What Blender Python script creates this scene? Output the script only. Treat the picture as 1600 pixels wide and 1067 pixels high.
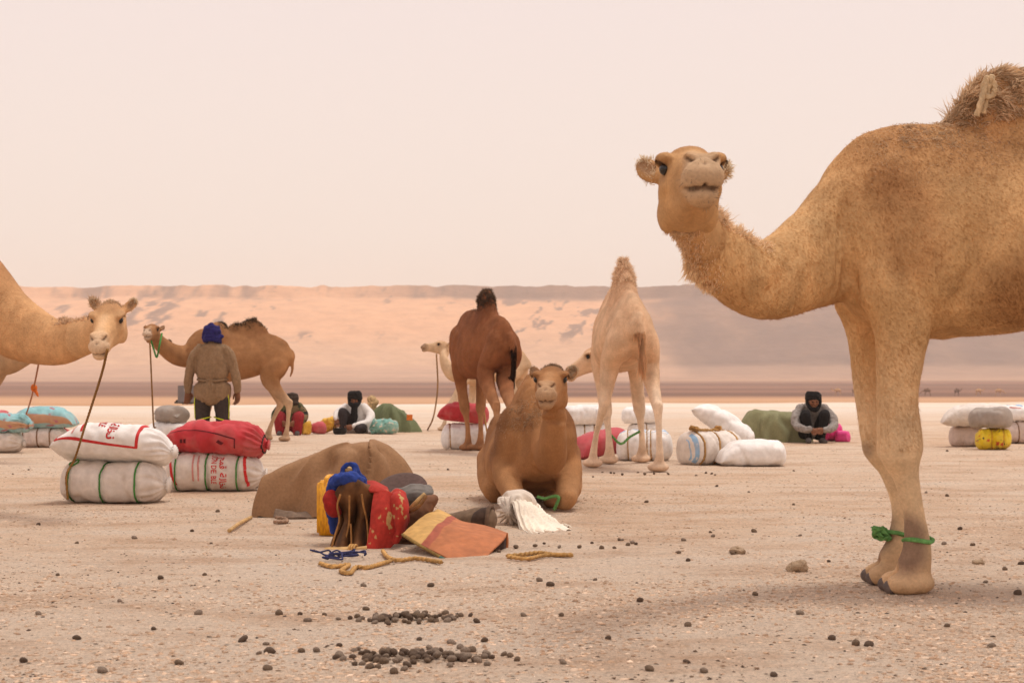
import bpy, bmesh, math, random
import numpy as np
from mathutils import Vector, Matrix, Quaternion

random.seed(7); rng = np.random.default_rng(7)
scene = bpy.context.scene
for o in list(bpy.data.objects): bpy.data.objects.remove(o, do_unlink=True)
COL = scene.collection

# ------------------------------------------------------------------ camera
# eye 0.85 m above the salt flat, 56 mm lens; the horizon sits at photo row 598
FPX, EYE, HROW = 2500.0, 0.85, 598.0
cam_d = bpy.data.cameras.new('camera'); cam = bpy.data.objects.new('camera', cam_d); COL.objects.link(cam)
cam.location = (0, 0, EYE); cam.rotation_euler = (math.radians(90), 0, 0)
cam_d.sensor_width = 36.0; cam_d.lens = 36.0 * FPX / 1600.0
cam_d.shift_y = (HROW - 533.5) / 1600.0
cam_d.clip_start = 0.05; cam_d.clip_end = 20000
cam_d.dof.use_dof = True; cam_d.dof.focus_distance = 8.6; cam_d.dof.aperture_fstop = 7.5
scene.camera = cam

# ------------------------------------------------------------------ sky and sun
SUN_EL, SUN_AZ = math.radians(74), math.radians(60)       # high, from the right and slightly behind the camels
world = bpy.data.worlds.new('World'); scene.world = world; world.use_nodes = True
wt = world.node_tree; wn = wt.nodes; wn.clear()
w_out = wn.new('ShaderNodeOutputWorld')
sky = wn.new('ShaderNodeTexSky'); sky.sky_type = 'NISHITA'; sky.sun_disc = False
sky.sun_elevation = SUN_EL; sky.sun_rotation = SUN_AZ; sky.dust_density = 8.0; sky.air_density = 1.0
bg_sky = wn.new('ShaderNodeBackground'); bg_sky.inputs['Strength'].default_value = 0.05
wt.links.new(sky.outputs[0], bg_sky.inputs['Color'])
# airborne dust: an even pale pink veil over the whole dome, a touch warmer towards the horizon
wgeo = wn.new('ShaderNodeNewGeometry'); wsep = wn.new('ShaderNodeSeparateXYZ')
wt.links.new(wgeo.outputs['Incoming'], wsep.inputs[0])
wabs = wn.new('ShaderNodeMath'); wabs.operation = 'ABSOLUTE'; wt.links.new(wsep.outputs[2], wabs.inputs[0])
wr = wn.new('ShaderNodeValToRGB'); wt.links.new(wabs.outputs[0], wr.inputs[0])
wr.color_ramp.elements[0].position = 0.0; wr.color_ramp.elements[0].color = (0.93, 0.77, 0.65, 1)
e = wr.color_ramp.elements[1]; e.position = 0.26; e.color = (0.875, 0.752, 0.722, 1)
e = wr.color_ramp.elements.new(0.09); e.color = (0.925, 0.795, 0.71, 1)
bg_dust = wn.new('ShaderNodeBackground'); bg_dust.inputs['Strength'].default_value = 1.0
wt.links.new(wr.outputs[0], bg_dust.inputs['Color'])
wadd = wn.new('ShaderNodeMixShader'); wadd.inputs[0].default_value = 0.92
wt.links.new(bg_sky.outputs[0], wadd.inputs[1]); wt.links.new(bg_dust.outputs[0], wadd.inputs[2])
wt.links.new(wadd.outputs[0], w_out.inputs['Surface'])

sun_d = bpy.data.lights.new('sun', 'SUN'); sun = bpy.data.objects.new('sun', sun_d); COL.objects.link(sun)
sun_d.energy = 1.8; sun_d.angle = math.radians(16); sun_d.color = (1.0, 0.94, 0.86)
sd = Vector((math.sin(SUN_AZ)*math.cos(SUN_EL), math.cos(SUN_AZ)*math.cos(SUN_EL), math.sin(SUN_EL)))
sun.rotation_euler = sd.to_track_quat('Z', 'Y').to_euler()

scene.view_settings.view_transform = 'Standard'; scene.view_settings.look = 'None'
scene.view_settings.exposure = 0.16; scene.view_settings.gamma = 1.0; scene.view_settings.use_curve_mapping = False
scene.render.engine = 'CYCLES'
scene.cycles.use_denoising = True
scene.cycles.volume_bounces = 1
scene.cycles.max_bounces = 6

# ------------------------------------------------------------------ helpers
def P(x, y, d):                 # photo pixel + depth -> point
    return np.array([(x-800.0)/FPX*d, d, EYE-(y-HROW)/FPX*d])
def GD(y): return FPX*EYE/(y-HROW)
def GP(x, y): return P(x, y, GD(y))
def nrm(v):
    v = np.asarray(v, float); return v/(np.linalg.norm(v, axis=-1, keepdims=True)+1e-12)
def _hash(ix, iy, iz, seed):
    with np.errstate(over='ignore'):
        h = (ix.astype(np.uint32)*np.uint32(374761393) + iy.astype(np.uint32)*np.uint32(668265263)
             + iz.astype(np.uint32)*np.uint32(2147483647) + np.uint32(seed*97+13)*np.uint32(1274126177))
        h = (h ^ (h >> np.uint32(13)))*np.uint32(1274126177); h = h ^ (h >> np.uint32(16))
        h = (h*np.uint32(2246822519)); h = h ^ (h >> np.uint32(15))
    return h.astype(np.float64)/4294967295.0
def vnoise(p, seed=0):
    p = np.asarray(p, float); i = np.floor(p).astype(np.int64); f = p-i; f = f*f*(3-2*f)
    r = 0
    for dx in (0, 1):
        for dy in (0, 1):
            for dz in (0, 1):
                w = (f[..., 0] if dx else 1-f[..., 0])*(f[..., 1] if dy else 1-f[..., 1])*(f[..., 2] if dz else 1-f[..., 2])
                r = r + w*_hash(i[..., 0]+dx, i[..., 1]+dy, i[..., 2]+dz, seed)
    return r*2-1
def fbm(p, oct=4, seed=0, gain=0.5):
    p = np.asarray(p, float); a, s, r = 1.0, 0.0, 0
    for k in range(oct):
        r = r+a*vnoise(p*(2.03**k)+k*17.3, seed+k); s += a; a *= gain
    return r/s
def smooth01(x): x = np.clip(x, 0, 1); return x*x*(3-2*x)
def lin(c):                      # sRGB 0-255 -> linear
    c = np.asarray(c, float)/255.0
    return np.where(c <= .04045, c/12.92, ((c+.055)/1.055)**2.4)

def tag(o, label=None, cat=None, group=None, kind=None):
    if label: o['label'] = label
    if cat: o['category'] = cat
    if group: o['group'] = group
    if kind: o['kind'] = kind
    return o
def empty(name, loc=(0, 0, 0), rz=0.0):
    o = bpy.data.objects.new(name, None); o.location = loc; o.rotation_euler = (0, 0, rz); o.empty_display_size = .1
    COL.objects.link(o); return o
def link(name, me, mat=None, parent=None, loc=None):
    o = bpy.data.objects.new(name, me); COL.objects.link(o)
    if mat is not None and len(me.materials) == 0: me.materials.append(mat)
    if parent is not None: o.parent = parent
    if loc is not None: o.location = loc
    return o
def mk_mesh(name, V, quads=None, tris=None, col=None, nor=None, smooth=True, uv=None):
    V = np.ascontiguousarray(V, np.float32).reshape(-1, 3)
    q = np.zeros((0, 4), np.int32) if quads is None else np.asarray(quads, np.int32).reshape(-1, 4)
    t = np.zeros((0, 3), np.int32) if tris is None else np.asarray(tris, np.int32).reshape(-1, 3)
    me = bpy.data.meshes.new(name)
    me.vertices.add(len(V)); me.vertices.foreach_set('co', V.ravel())
    nl = len(q)*4+len(t)*3
    me.loops.add(nl); me.loops.foreach_set('vertex_index', np.concatenate([q.ravel(), t.ravel()]).astype(np.int32))
    me.polygons.add(len(q)+len(t))
    ls = np.concatenate([np.arange(len(q))*4, len(q)*4+np.arange(len(t))*3]).astype(np.int32)
    me.polygons.foreach_set('loop_start', ls)
    me.polygons.foreach_set('use_smooth', np.full(len(q)+len(t), bool(smooth)))
    me.update(calc_edges=True)
    if col is not None:
        a = me.color_attributes.new('Col', 'FLOAT_COLOR', 'POINT')
        c4 = np.ones((len(V), 4), np.float32); c4[:, :3] = col
        a.data.foreach_set('color', c4.ravel())
    if uv is not None:
        a = me.attributes.new('bagco', 'FLOAT_VECTOR', 'POINT'); a.data.foreach_set('vector', np.ascontiguousarray(uv, np.float32).ravel())
    if nor is not None:
        me.normals_split_custom_set_from_vertices(np.ascontiguousarray(nor, np.float32))
    return me

class Soup:
    """collects closed pieces that are later fused into one skin"""
    def __init__(s): s.V = []; s.F = []; s.n = 0
    def add(s, V, F):
        s.V.append(np.asarray(V, float)); s.F += [tuple(int(i)+s.n for i in f) for f in F]; s.n += len(V)
    def loft(s, pts, ra, rb=None, up=(0, 0, 1), n=18, per=5, ex=2.0, egg=0.0):
        pts = np.asarray(pts, float); m = len(pts)
        ra = np.full(m, ra, float) if np.isscalar(ra) else np.asarray(ra, float)
        rb = ra.copy() if rb is None else (np.full(m, rb, float) if np.isscalar(rb) else np.asarray(rb, float))
        A = np.column_stack([pts, ra, rb]); A = catmull(A, per)
        C = A[:, :3]; T = nrm(np.gradient(C, axis=0))
        upv = np.asarray(up, float)
        S = nrm(np.cross(np.broadcast_to(upv, T.shape), T)); U = np.cross(T, S)
        # rounded end caps
        rings = []
        def ring(c, a, b, S_, U_):
            th = np.linspace(0, 2*np.pi, n, endpoint=False); ct, st = np.cos(th), np.sin(th)
            ca = np.sign(ct)*np.abs(ct)**(2/ex); sa = np.sign(st)*np.abs(st)**(2/ex)
            return c+np.outer(ca*a*(1-egg*sa), S_)+np.outer(sa*b, U_)
        for k in (0.25, .6, .9):
            r = min(A[0, 3], A[0, 4])*.8
            rings.append(ring(C[0]-T[0]*r*math.cos(k*math.pi/2), A[0, 3]*math.sin(k*math.pi/2), A[0, 4]*math.sin(k*math.pi/2), S[0], U[0]))
        for i in range(len(C)): rings.append(ring(C[i], max(A[i, 3], 1e-3), max(A[i, 4], 1e-3), S[i], U[i]))
        for k in (.9, .6, .25):
            r = min(A[-1, 3], A[-1, 4])*.8
            rings.append(ring(C[-1]+T[-1]*r*math.cos(k*math.pi/2), A[-1, 3]*math.sin(k*math.pi/2), A[-1, 4]*math.sin(k*math.pi/2), S[-1], U[-1]))
        V = np.vstack(rings); F = []
        R = len(rings)
        for i in range(R-1):
            for j in range(n):
                F.append((i*n+j, i*n+(j+1) % n, (i+1)*n+(j+1) % n, (i+1)*n+j))
        F.append(tuple(range(n-1, -1, -1))); F.append(tuple((R-1)*n+j for j in range(n)))
        s.add(V, F)
    def ball(s, c, r, R=None, nu=16, nv=10):
        r = np.full(3, r, float) if np.isscalar(r) else np.asarray(r, float)
        V = [(0, 0, 1)]
        for i in range(1, nv):
            a = math.pi*i/nv
            for j in range(nu): b = 2*math.pi*j/nu; V.append((math.sin(a)*math.cos(b), math.sin(a)*math.sin(b), math.cos(a)))
        V.append((0, 0, -1)); V = np.array(V)*r
        if R is not None: V = V @ np.asarray(R).T
        F = []
        for j in range(nu): F.append((0, 1+j, 1+(j+1) % nu))
        for i in range(nv-2):
            for j in range(nu):
                a = 1+i*nu; F.append((a+j, a+nu+j, a+nu+(j+1) % nu, a+(j+1) % nu))
        l = len(V)-1; a = 1+(nv-2)*nu
        for j in range(nu): F.append((a+j, l, a+(j+1) % nu))
        s.add(V+np.asarray(c, float), F)
    def fuse(s, voxel):
        """voxel-fuse everything collected; returns verts, quads"""
        me = bpy.data.meshes.new('tmp'); me.from_pydata(np.vstack(s.V).tolist(), [], s.F); me.update()
        bm = bmesh.new(); bm.from_mesh(me); bmesh.ops.recalc_face_normals(bm, faces=bm.faces); bm.to_mesh(me); bm.free()
        o = bpy.data.objects.new('tmp', me); COL.objects.link(o)
        m = o.modifiers.new('r', 'REMESH'); m.mode = 'VOXEL'; m.voxel_size = voxel; m.adaptivity = 0
        dg = bpy.context.evaluated_depsgraph_get(); dg.update()
        em = o.evaluated_get(dg).to_mesh()
        n = len(em.vertices); V = np.empty(n*3, np.float32); em.vertices.foreach_get('co', V)
        nf = len(em.polygons); nl = len(em.loops)
        L = np.empty(nl, np.int32); em.loops.foreach_get('vertex_index', L)
        lt = np.empty(nf, np.int32); em.polygons.foreach_get('loop_total', lt)
        assert (lt == 4).all()
        bpy.data.objects.remove(o, do_unlink=True); bpy.data.meshes.remove(me)
        return V.reshape(-1, 3).astype(float), L.reshape(-1, 4)

def catmull(A, per):
    A = np.asarray(A, float)
    if len(A) < 3:
        t = np.linspace(0, 1, per+1)[:, None]; return A[0]*(1-t)+A[-1]*t
    B = np.vstack([2*A[0]-A[1], A, 2*A[-1]-A[-2]]); out = []
    for i in range(1, len(B)-2):
        p0, p1, p2, p3 = B[i-1], B[i], B[i+1], B[i+2]
        for k in range(per):
            t = k/per
            out.append(.5*((2*p1)+(-p0+p2)*t+(2*p0-5*p1+4*p2-p3)*t*t+(-p0+3*p1-3*p2+p3)*t**3))
    out.append(B[-2]); return np.array(out)

def vnormals(V, Q):
    a, b, c, d = (V[Q[:, i]] for i in range(4))
    fn = np.cross(c-a, d-b)
    N = np.zeros_like(V)
    for k in range(3):
        w = np.concatenate([fn[:, k]]*4); N[:, k] = np.bincount(Q.T.ravel(), weights=w, minlength=len(V))
    return nrm(N)
def laplace(V, Q, it, lam=.5, w=None):
    E = np.vstack([Q[:, [0, 1]], Q[:, [1, 2]], Q[:, [2, 3]], Q[:, [3, 0]]])
    E = np.sort(E, 1); key = E[:, 0].astype(np.int64)*len(V)+E[:, 1]; _, ix = np.unique(key, return_index=True); E = E[ix]
    I = np.concatenate([E[:, 0], E[:, 1]]); J = np.concatenate([E[:, 1], E[:, 0]])
    deg = np.maximum(np.bincount(I, minlength=len(V)), 1)
    ww = lam if w is None else (lam*w)[:, None]
    for k in range(it):
        A = np.column_stack([np.bincount(I, weights=V[J, c], minlength=len(V)) for c in range(3)])/deg[:, None]
        V = V+(A-V)*ww
    return V
def segdist(V, pts, pull=None):
    """distance of each V to a polyline (and parameter 0..1)"""
    pts = np.asarray(pts, float)
    if len(pts) == 1: return np.linalg.norm(V-pts[0], axis=1)
    best = np.full(len(V), 1e9)
    for a, b in zip(pts[:-1], pts[1:]):
        ab = b-a; t = np.clip(((V-a)@ab)/(ab@ab+1e-12), 0, 1)
        best = np.minimum(best, np.linalg.norm(V-a-t[:, None]*ab, axis=1))
    return best

# ------------------------------------------------------------------ materials
def new_mat(name):
    m = bpy.data.materials.new(name); m.use_nodes = True; return m, m.node_tree, m.node_tree.nodes['Principled BSDF']
def mat_cloth(name, color, rough=.9, var=.25, scale=40., bump=.25, weave=0., dirt=None, sheen=.02, attr=False, big=3.0):
    """fabric or hide: base colour, blotchy variation, fine grain"""
    m, t, b = new_mat(name); N = t.nodes; L = t.links
    tc = N.new('ShaderNodeTexCoord')
    n1 = N.new('ShaderNodeTexNoise'); n1.inputs['Scale'].default_value = scale; n1.inputs['Detail'].default_value = 6; L.new(tc.outputs['Object'], n1.inputs['Vector'])
    n2 = N.new('ShaderNodeTexNoise'); n2.inputs['Scale'].default_value = big; n2.inputs['Detail'].default_value = 5; L.new(tc.outputs['Object'], n2.inputs['Vector'])
    mr = N.new('ShaderNodeMapRange'); mr.inputs[1].default_value = .3; mr.inputs[2].default_value = .7; mr.inputs[3].default_value = 1-var; mr.inputs[4].default_value = 1+var*.6
    L.new(n1.outputs['Fac'], mr.inputs[0])
    mr2 = N.new('ShaderNodeMapRange'); mr2.inputs[1].default_value = .3; mr2.inputs[2].default_value = .7; mr2.inputs[3].default_value = 1-var*.8; mr2.inputs[4].default_value = 1+var*.5
    L.new(n2.outputs['Fac'], mr2.inputs[0])
    mu = N.new('ShaderNodeMath'); mu.operation = 'MULTIPLY'; L.new(mr.outputs[0], mu.inputs[0]); L.new(mr2.outputs[0], mu.inputs[1])
    mx = N.new('ShaderNodeMix'); mx.data_type = 'RGBA'; mx.blend_type = 'MULTIPLY'; mx.inputs[0].default_value = 1
    if attr:
        at = N.new('ShaderNodeAttribute'); at.attribute_name = 'Col'; L.new(at.outputs['Color'], mx.inputs[6])
    else: mx.inputs[6].default_value = (*color, 1)
    cc = N.new('ShaderNodeCombineColor')
    for k in range(3): L.new(mu.outputs[0], cc.inputs[k])
    L.new(cc.outputs[0], mx.inputs[7]); out = mx.outputs[2]
    if dirt is not None:
        n3 = N.new('ShaderNodeTexNoise'); n3.inputs['Scale'].default_value = 5.; n3.inputs['Detail'].default_value = 7; L.new(tc.outputs['Object'], n3.inputs['Vector'])
        r3 = N.new('ShaderNodeMapRange'); r3.inputs[1].default_value = .5; r3.inputs[2].default_value = .75; r3.inputs[4].default_value = .6; L.new(n3.outputs['Fac'], r3.inputs[0])
        m3 = N.new('ShaderNodeMix'); m3.data_type = 'RGBA'; L.new(r3.outputs[0], m3.inputs[0]); L.new(out, m3.inputs[6]); m3.inputs[7].default_value = (*dirt, 1); out = m3.outputs[2]
    L.new(out, b.inputs['Base Color'])
    b.inputs['Roughness'].default_value = rough
    b.inputs['Specular IOR Level'].default_value = .2
    b.inputs['Sheen Weight'].default_value = sheen; b.inputs['Sheen Roughness'].default_value = .6
    bp = N.new('ShaderNodeBump'); bp.inputs['Strength'].default_value = bump; bp.inputs['Distance'].default_value = .004
    h = n1.outputs['Fac']
    if weave:
        w1 = N.new('ShaderNodeTexWave'); w1.inputs['Scale'].default_value = weave; w1.bands_direction = 'X'; L.new(tc.outputs['Object'], w1.inputs[0])
        w2 = N.new('ShaderNodeTexWave'); w2.inputs['Scale'].default_value = weave; w2.bands_direction = 'Z'; L.new(tc.outputs['Object'], w2.inputs[0])
        ad = N.new('ShaderNodeMath'); L.new(w1.outputs['Fac'], ad.inputs[0]); L.new(w2.outputs['Fac'], ad.inputs[1])
        ad2 = N.new('ShaderNodeMath'); L.new(ad.outputs[0], ad2.inputs[0]); L.new(n1.outputs['Fac'], ad2.inputs[1]); h = ad2.outputs[0]
    L.new(h, bp.inputs['Height']); L.new(bp.outputs[0], b.inputs['Normal'])
    return m
MATS = {}
def M(name, *a, **k):
    if name not in MATS: MATS[name] = mat_cloth(name, *a, **k)
    return MATS[name]
# ================================================================== SETTING
def sinh_grid(n, dx0, span, c=0.0):
    u = np.linspace(-1, 1, n); du = u[1]-u[0]
    lo, hi = .1, 20.
    for _ in range(60):
        b = (lo+hi)/2; a = dx0/(du*b)
        if a*math.sinh(b) < span: lo = b
        else: hi = b
    return c+a*np.sinh(u*b)
def rim(x): return 66+.32*np.clip(x, -60, 80)+1.6*np.sin(x*.21+1)+1.2*np.sin(x*.55)
PROF_D = np.array([0, 66, 72, 90, 130, 183, 250, 300, 416, 600, 800, 1000, 1060])
PROF_Z = np.array([0, 0, -.02, -.40, -1.25, -1.66, -2.35, -2.7, -2.35, -1.2, .2, 3.2, 3.6])
def ground_z(x, y):
    d = y-(rim(x)-66)*np.clip((400-y)/300, 0, 1)
    z = np.interp(d, PROF_D, PROF_Z)
    p = np.stack([x, y, 0*x], -1)
    near = np.clip((40-np.hypot(x, y-8))/30, 0, 1)
    z = z+near*(.010*fbm(p*1.1, 3, 3)+.006*fbm(p*5, 3, 5))
    z = z+np.clip((y-90)/200, 0, 1)*.15*fbm(p*.02, 3, 8)
    return z
gx = sinh_grid(520, .022, 1500, 0.3)
gy = np.concatenate([-np.geomspace(60, .3, 40), np.linspace(0, 3, 40)[:-1], 3*np.exp(np.linspace(0, np.log(1060/3.), 560))])
GX, GY = np.meshgrid(gx, gy)
GZ = ground_z(GX, GY)
ny, nx = GX.shape
def grid_quads(ny, nx, wrap=False):
    i = np.arange(ny-1)[:, None]; j = np.arange(nx if wrap else nx-1)[None]
    j2 = (j+1) % nx
    return np.stack([i*nx+j, i*nx+j2, (i+1)*nx+j2, (i+1)*nx+j], -1).reshape(-1, 4)
pp = np.stack([GX, GY, 0*GX], -1)
salt = lin((238, 214, 190)); tan = lin((230, 197, 166)); white = lin((232, 219, 204)); orange = lin((196, 152, 116)); maroon = lin((152, 108, 88)); tan2 = lin((180, 142, 116))
k = smooth01(.5+.9*fbm(pp*np.array([.16, .3, 1]), 4, 21))[..., None]
c = tan*(1-k)+salt*k
k = (smooth01((GY-26)/26)*smooth01(.75+.8*fbm(pp*np.array([.05, .22, 1]), 4, 31)))[..., None]
c = c*(1-k)+white*k
dd = GY-(rim(GX)-66)*np.clip((400-GY)/300, 0, 1)
e = dd+3.0*fbm(pp*np.array([.1, .15, 1]), 3, 9)
k = smooth01((e-63)/5)[..., None]; c = c*(1-k)+orange*k
k = smooth01((dd+40*fbm(pp*np.array([.004, .006, 1]), 3, 4)-330)/90)[..., None]
k2 = (.75+.5*fbm(pp*np.array([.004, .02, 1]), 4, 44))[..., None]
c = c*(1-k)+(maroon*np.clip(k2, .5, 1.3))*k
k = smooth01((dd+60*fbm(pp*np.array([.003, .006, 1]), 3, 14)-840)/120)[..., None]; c = c*(1-k)+tan2*k

gm, t, b = new_mat('salt_flat_soil'); N = t.nodes; L = t.links
tc = N.new('ShaderNodeTexCoord'); at = N.new('ShaderNodeAttribute'); at.attribute_name = 'Col'
def noise(scale, det=6, rough=.6, stretch=None):
    n = N.new('ShaderNodeTexNoise'); n.inputs['Scale'].default_value = scale; n.inputs['Detail'].default_value = det; n.inputs['Roughness'].default_value = rough
    if stretch:
        mp = N.new('ShaderNodeMapping'); mp.inputs['Scale'].default_value = stretch; L.new(tc.outputs['Object'], mp.inputs[0]); L.new(mp.outputs[0], n.inputs['Vector'])
    else: L.new(tc.outputs['Object'], n.inputs['Vector'])
    return n
def ramp(src, a, b_, lo, hi):
    r = N.new('ShaderNodeMapRange'); r.inputs[1].default_value = a; r.inputs[2].default_value = b_; r.inputs[3].default_value = lo; r.inputs[4].default_value = hi
    L.new(src, r.inputs[0]); return r.outputs[0]
def mixc(fac, a, bcol, mode='MIX'):
    m = N.new('ShaderNodeMix'); m.data_type = 'RGBA'; m.blend_type = mode
    if isinstance(fac, (int, float)): m.inputs[0].default_value = fac
    else: L.new(fac, m.inputs[0])
    for s, v in ((6, a), (7, bcol)):
        if isinstance(v, (tuple, list, np.ndarray)): m.inputs[s].default_value = (*v[:3], 1)
        else: L.new(v, m.inputs[s])
    return m.outputs[2]
nA, nB, nC, nD = noise(1.0, 9, .68, (.8, 1.6, 1)), noise(7, 9, .75), noise(45, 5, .7), noise(150, 3, .6)
col = at.outputs['Color']
col = mixc(ramp(nA.outputs['Fac'], .49, .64, 0, .62), col, lin((196, 156, 124)))
col = mixc(ramp(nA.outputs['Fac'], .49, .38, 0, .80), col, lin((234, 213, 192)))
col = mixc(ramp(nB.outputs['Fac'], .53, .66, 0, .52), col, lin((164, 132, 104)))
col = mixc(ramp(nB.outputs['Fac'], .47, .38, 0, .75), col, lin((234, 212, 190)))
col = mixc(ramp(nC.outputs['Fac'], .60, .70, 0, .75), col, lin((92, 70, 54)))
col = mixc(ramp(nC.outputs['Fac'], .38, .30, 0, .6), col, lin((238, 220, 202)))
vo = N.new('ShaderNodeTexVoronoi'); vo.inputs['Scale'].default_value = 26; vo.inputs['Randomness'].default_value = 1; L.new(tc.outputs['Object'], vo.inputs['Vector'])
sep = N.new('ShaderNodeSeparateColor'); L.new(vo.outputs['Color'], sep.inputs[0])
pick = ramp(sep.outputs[0], .90, .92, 0, 1)
dot = ramp(vo.outputs['Distance'], .30, .16, 0, .8)
mm = N.new('ShaderNodeMath'); mm.operation = 'MULTIPLY'; L.new(pick, mm.inputs[0]); L.new(dot, mm.inputs[1])
col = mixc(mm.outputs[0], col, lin((70, 54, 42)))
# crumbly crust: continuous fine variation
vm = N.new('ShaderNodeMath'); vm.operation = 'MULTIPLY'; L.new(ramp(nC.outputs['Fac'], .32, .68, .70, 1.20), vm.inputs[0]); L.new(ramp(nD.outputs['Fac'], .3, .7, .78, 1.14), vm.inputs[1])
vm2 = N.new('ShaderNodeMath'); vm2.operation = 'MULTIPLY'; L.new(vm.outputs[0], vm2.inputs[0]); L.new(ramp(nB.outputs['Fac'], .35, .65, .90, 1.08), vm2.inputs[1])
vs = N.new('ShaderNodeVectorMath'); vs.operation = 'SCALE'; L.new(col, vs.inputs[0]); L.new(vm2.outputs[0], vs.inputs['Scale']); col = vs.outputs[0]
# far ground keeps its own colour
sx = N.new('ShaderNodeSeparateXYZ'); L.new(tc.outputs['Object'], sx.inputs[0])
far = ramp(sx.outputs[1], 25, 60, 0, 1)
col = mixc(far, col, at.outputs['Color'])
L.new(col, b.inputs['Base Color']); b.inputs['Roughness'].default_value = .95; b.inputs['Specular IOR Level'].default_value = .15
ad = N.new('ShaderNodeMath'); ad.operation = 'MULTIPLY_ADD'; ad.inputs[1].default_value = .35; L.new(nC.outputs['Fac'], ad.inputs[0]); L.new(nB.outputs['Fac'], ad.inputs[2])
ad2 = N.new('ShaderNodeMath'); ad2.operation = 'MULTIPLY_ADD'; ad2.inputs[1].default_value = .12; L.new(nD.outputs['Fac'], ad2.inputs[0]); L.new(ad.outputs[0], ad2.inputs[2])
bp = N.new('ShaderNodeBump'); bp.inputs['Strength'].default_value = 1.0; bp.inputs['Distance'].default_value = .055; L.new(ad2.outputs[0], bp.inputs['Height']); L.new(bp.outputs[0], b.inputs['Normal'])
ground = link('ground', mk_mesh('ground', np.stack([GX, GY, GZ], -1), grid_quads(ny, nx), col=c.reshape(-1, 3)), gm)
tag(ground, 'pale salt flat with crusted pinkish tan soil', None, kind='structure')

# ---- escarpment half buried in dunes
hx = sinh_grid(640, 1.7, 1500, 0.0); hd = np.concatenate([np.linspace(1000, 1200, 24)[:-1], np.linspace(1200, 1420, 190), np.linspace(1424, 1540, 16)])
HX, HD = np.meshgrid(hx, hd)
hp = np.stack([HX, HD, 0*HX], -1)
off = 16*fbm(hp*np.array([.008, 0, 1]), 3, 55)+6*fbm(hp*np.array([.03, 0, 1]), 3, 56)
dq = HD+off*np.clip((HD-1150)/100, 0, 1)
HZ = np.interp(dq, [1000, 1100, 1200, 1260, 1330, 1390, 1402, 1540], [2.6, 7.6, 13.5, 33, 58, 75, 86, 87])
slope = np.clip((HD-1180)/60, 0, 1)*np.clip((1400-HD)/30, 0, 1)
HZ = HZ+slope*(4.5*fbm(hp*np.array([.010, .012, 1]), 4, 61)+1.2*fbm(hp*np.array([.05, .05, 1]), 3, 62))
top = np.clip((HD-1385)/15, 0, 1)
HZ = HZ+top*(1.6*fbm(hp*np.array([.012, .004, 1]), 3, 70)+2.2*fbm(hp*np.array([.09, .02, 1]), 4, 71, .6))
HZ[-1] -= 25
pxr = 800+HX/HD*FPX; pyr = HROW-(HZ-EYE)/HD*FPX
sand = lin((232, 176, 132)); sand2 = lin((216, 172, 136)); rock = lin((116, 90, 80)); ped = lin((198, 156, 126))
nz = fbm(hp*np.array([.010, .006, 1]), 5, 81, .6); nz2 = fbm(hp*np.array([.045, .018, 1]), 5, 82, .65)
k = smooth01((pyr-500+25*nz)/60)[..., None]
c = sand*(1-k)+sand2*k
lay = fbm(np.stack([HX*.003, HZ*.25, 0*HX], -1), 4, 90)
leftw = smooth01((820-pxr)/350); nz4 = fbm(hp*np.array([.06, .025, 1]), 4, 85, .65)
tb = smooth01((470-pyr+16*nz)/9+.25)*(1-leftw*smooth01(.55-1.6*nz4-1.2*nz))                                  # caprock band under the rim
nz3 = fbm(hp*np.array([.13, .05, 1]), 4, 83, .65); pt = smooth01((nz2*.7+nz*.4+.75*nz3-.22)/.14)*smooth01((545-pyr)/25)           # scattered outcrops
pt2 = pt*smooth01((nz+.22)/.25)
rt = smooth01((pxr-985+150*nz+(pyr-445)*.15)/110)                      # bare rock slope on the right
rt2 = rt*smooth01((606-pyr)/14)
rk = np.clip(np.maximum(np.maximum(tb*(.85+.3*nz2), pt2*.85), rt2*(.92+.25*nz2)), 0, 1)[..., None]
rc = rock*(1+.22*lay[..., None]+.15*nz2[..., None])
c = c*(1-rk)+rc*rk
k = smooth01((pyr-566+6*nz)/14)[..., None]*(1-.45*rt[..., None]); c = c*(1-k)+ped*(1+.12*lay[..., None])*k
k = smooth01((1065-HD)/50)[..., None]; c = c*(1-k)+tan2*k
hm, t, b = new_mat('escarpment'); N = t.nodes; L = t.links
tc = N.new('ShaderNodeTexCoord'); at = N.new('ShaderNodeAttribute'); at.attribute_name = 'Col'
n1 = noise(.06, 7, .65, (1, 1, 3)); n2 = noise(.3, 5, .6)
col = mixc(ramp(n1.outputs['Fac'], .35, .65, .0, .45), at.outputs['Color'], mixc(1.0, at.outputs['Color'], (.55, .5, .5), 'MULTIPLY'))
L.new(col, b.inputs['Base Color']); b.inputs['Roughness'].default_value = 1
bp = N.new('ShaderNodeBump'); bp.inputs['Strength'].default_value = .6; bp.inputs['Distance'].default_value = 4.0; L.new(n1.outputs['Fac'], bp.inputs['Height']); L.new(bp.outputs[0], b.inputs['Normal'])
hills = link('hills', mk_mesh('hills', np.stack([HX, HD, HZ], -1), grid_quads(*HX.shape), col=c.reshape(-1, 3)), hm)
tag(hills, 'flat topped escarpment half buried in orange dunes', None, kind='structure')

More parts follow.
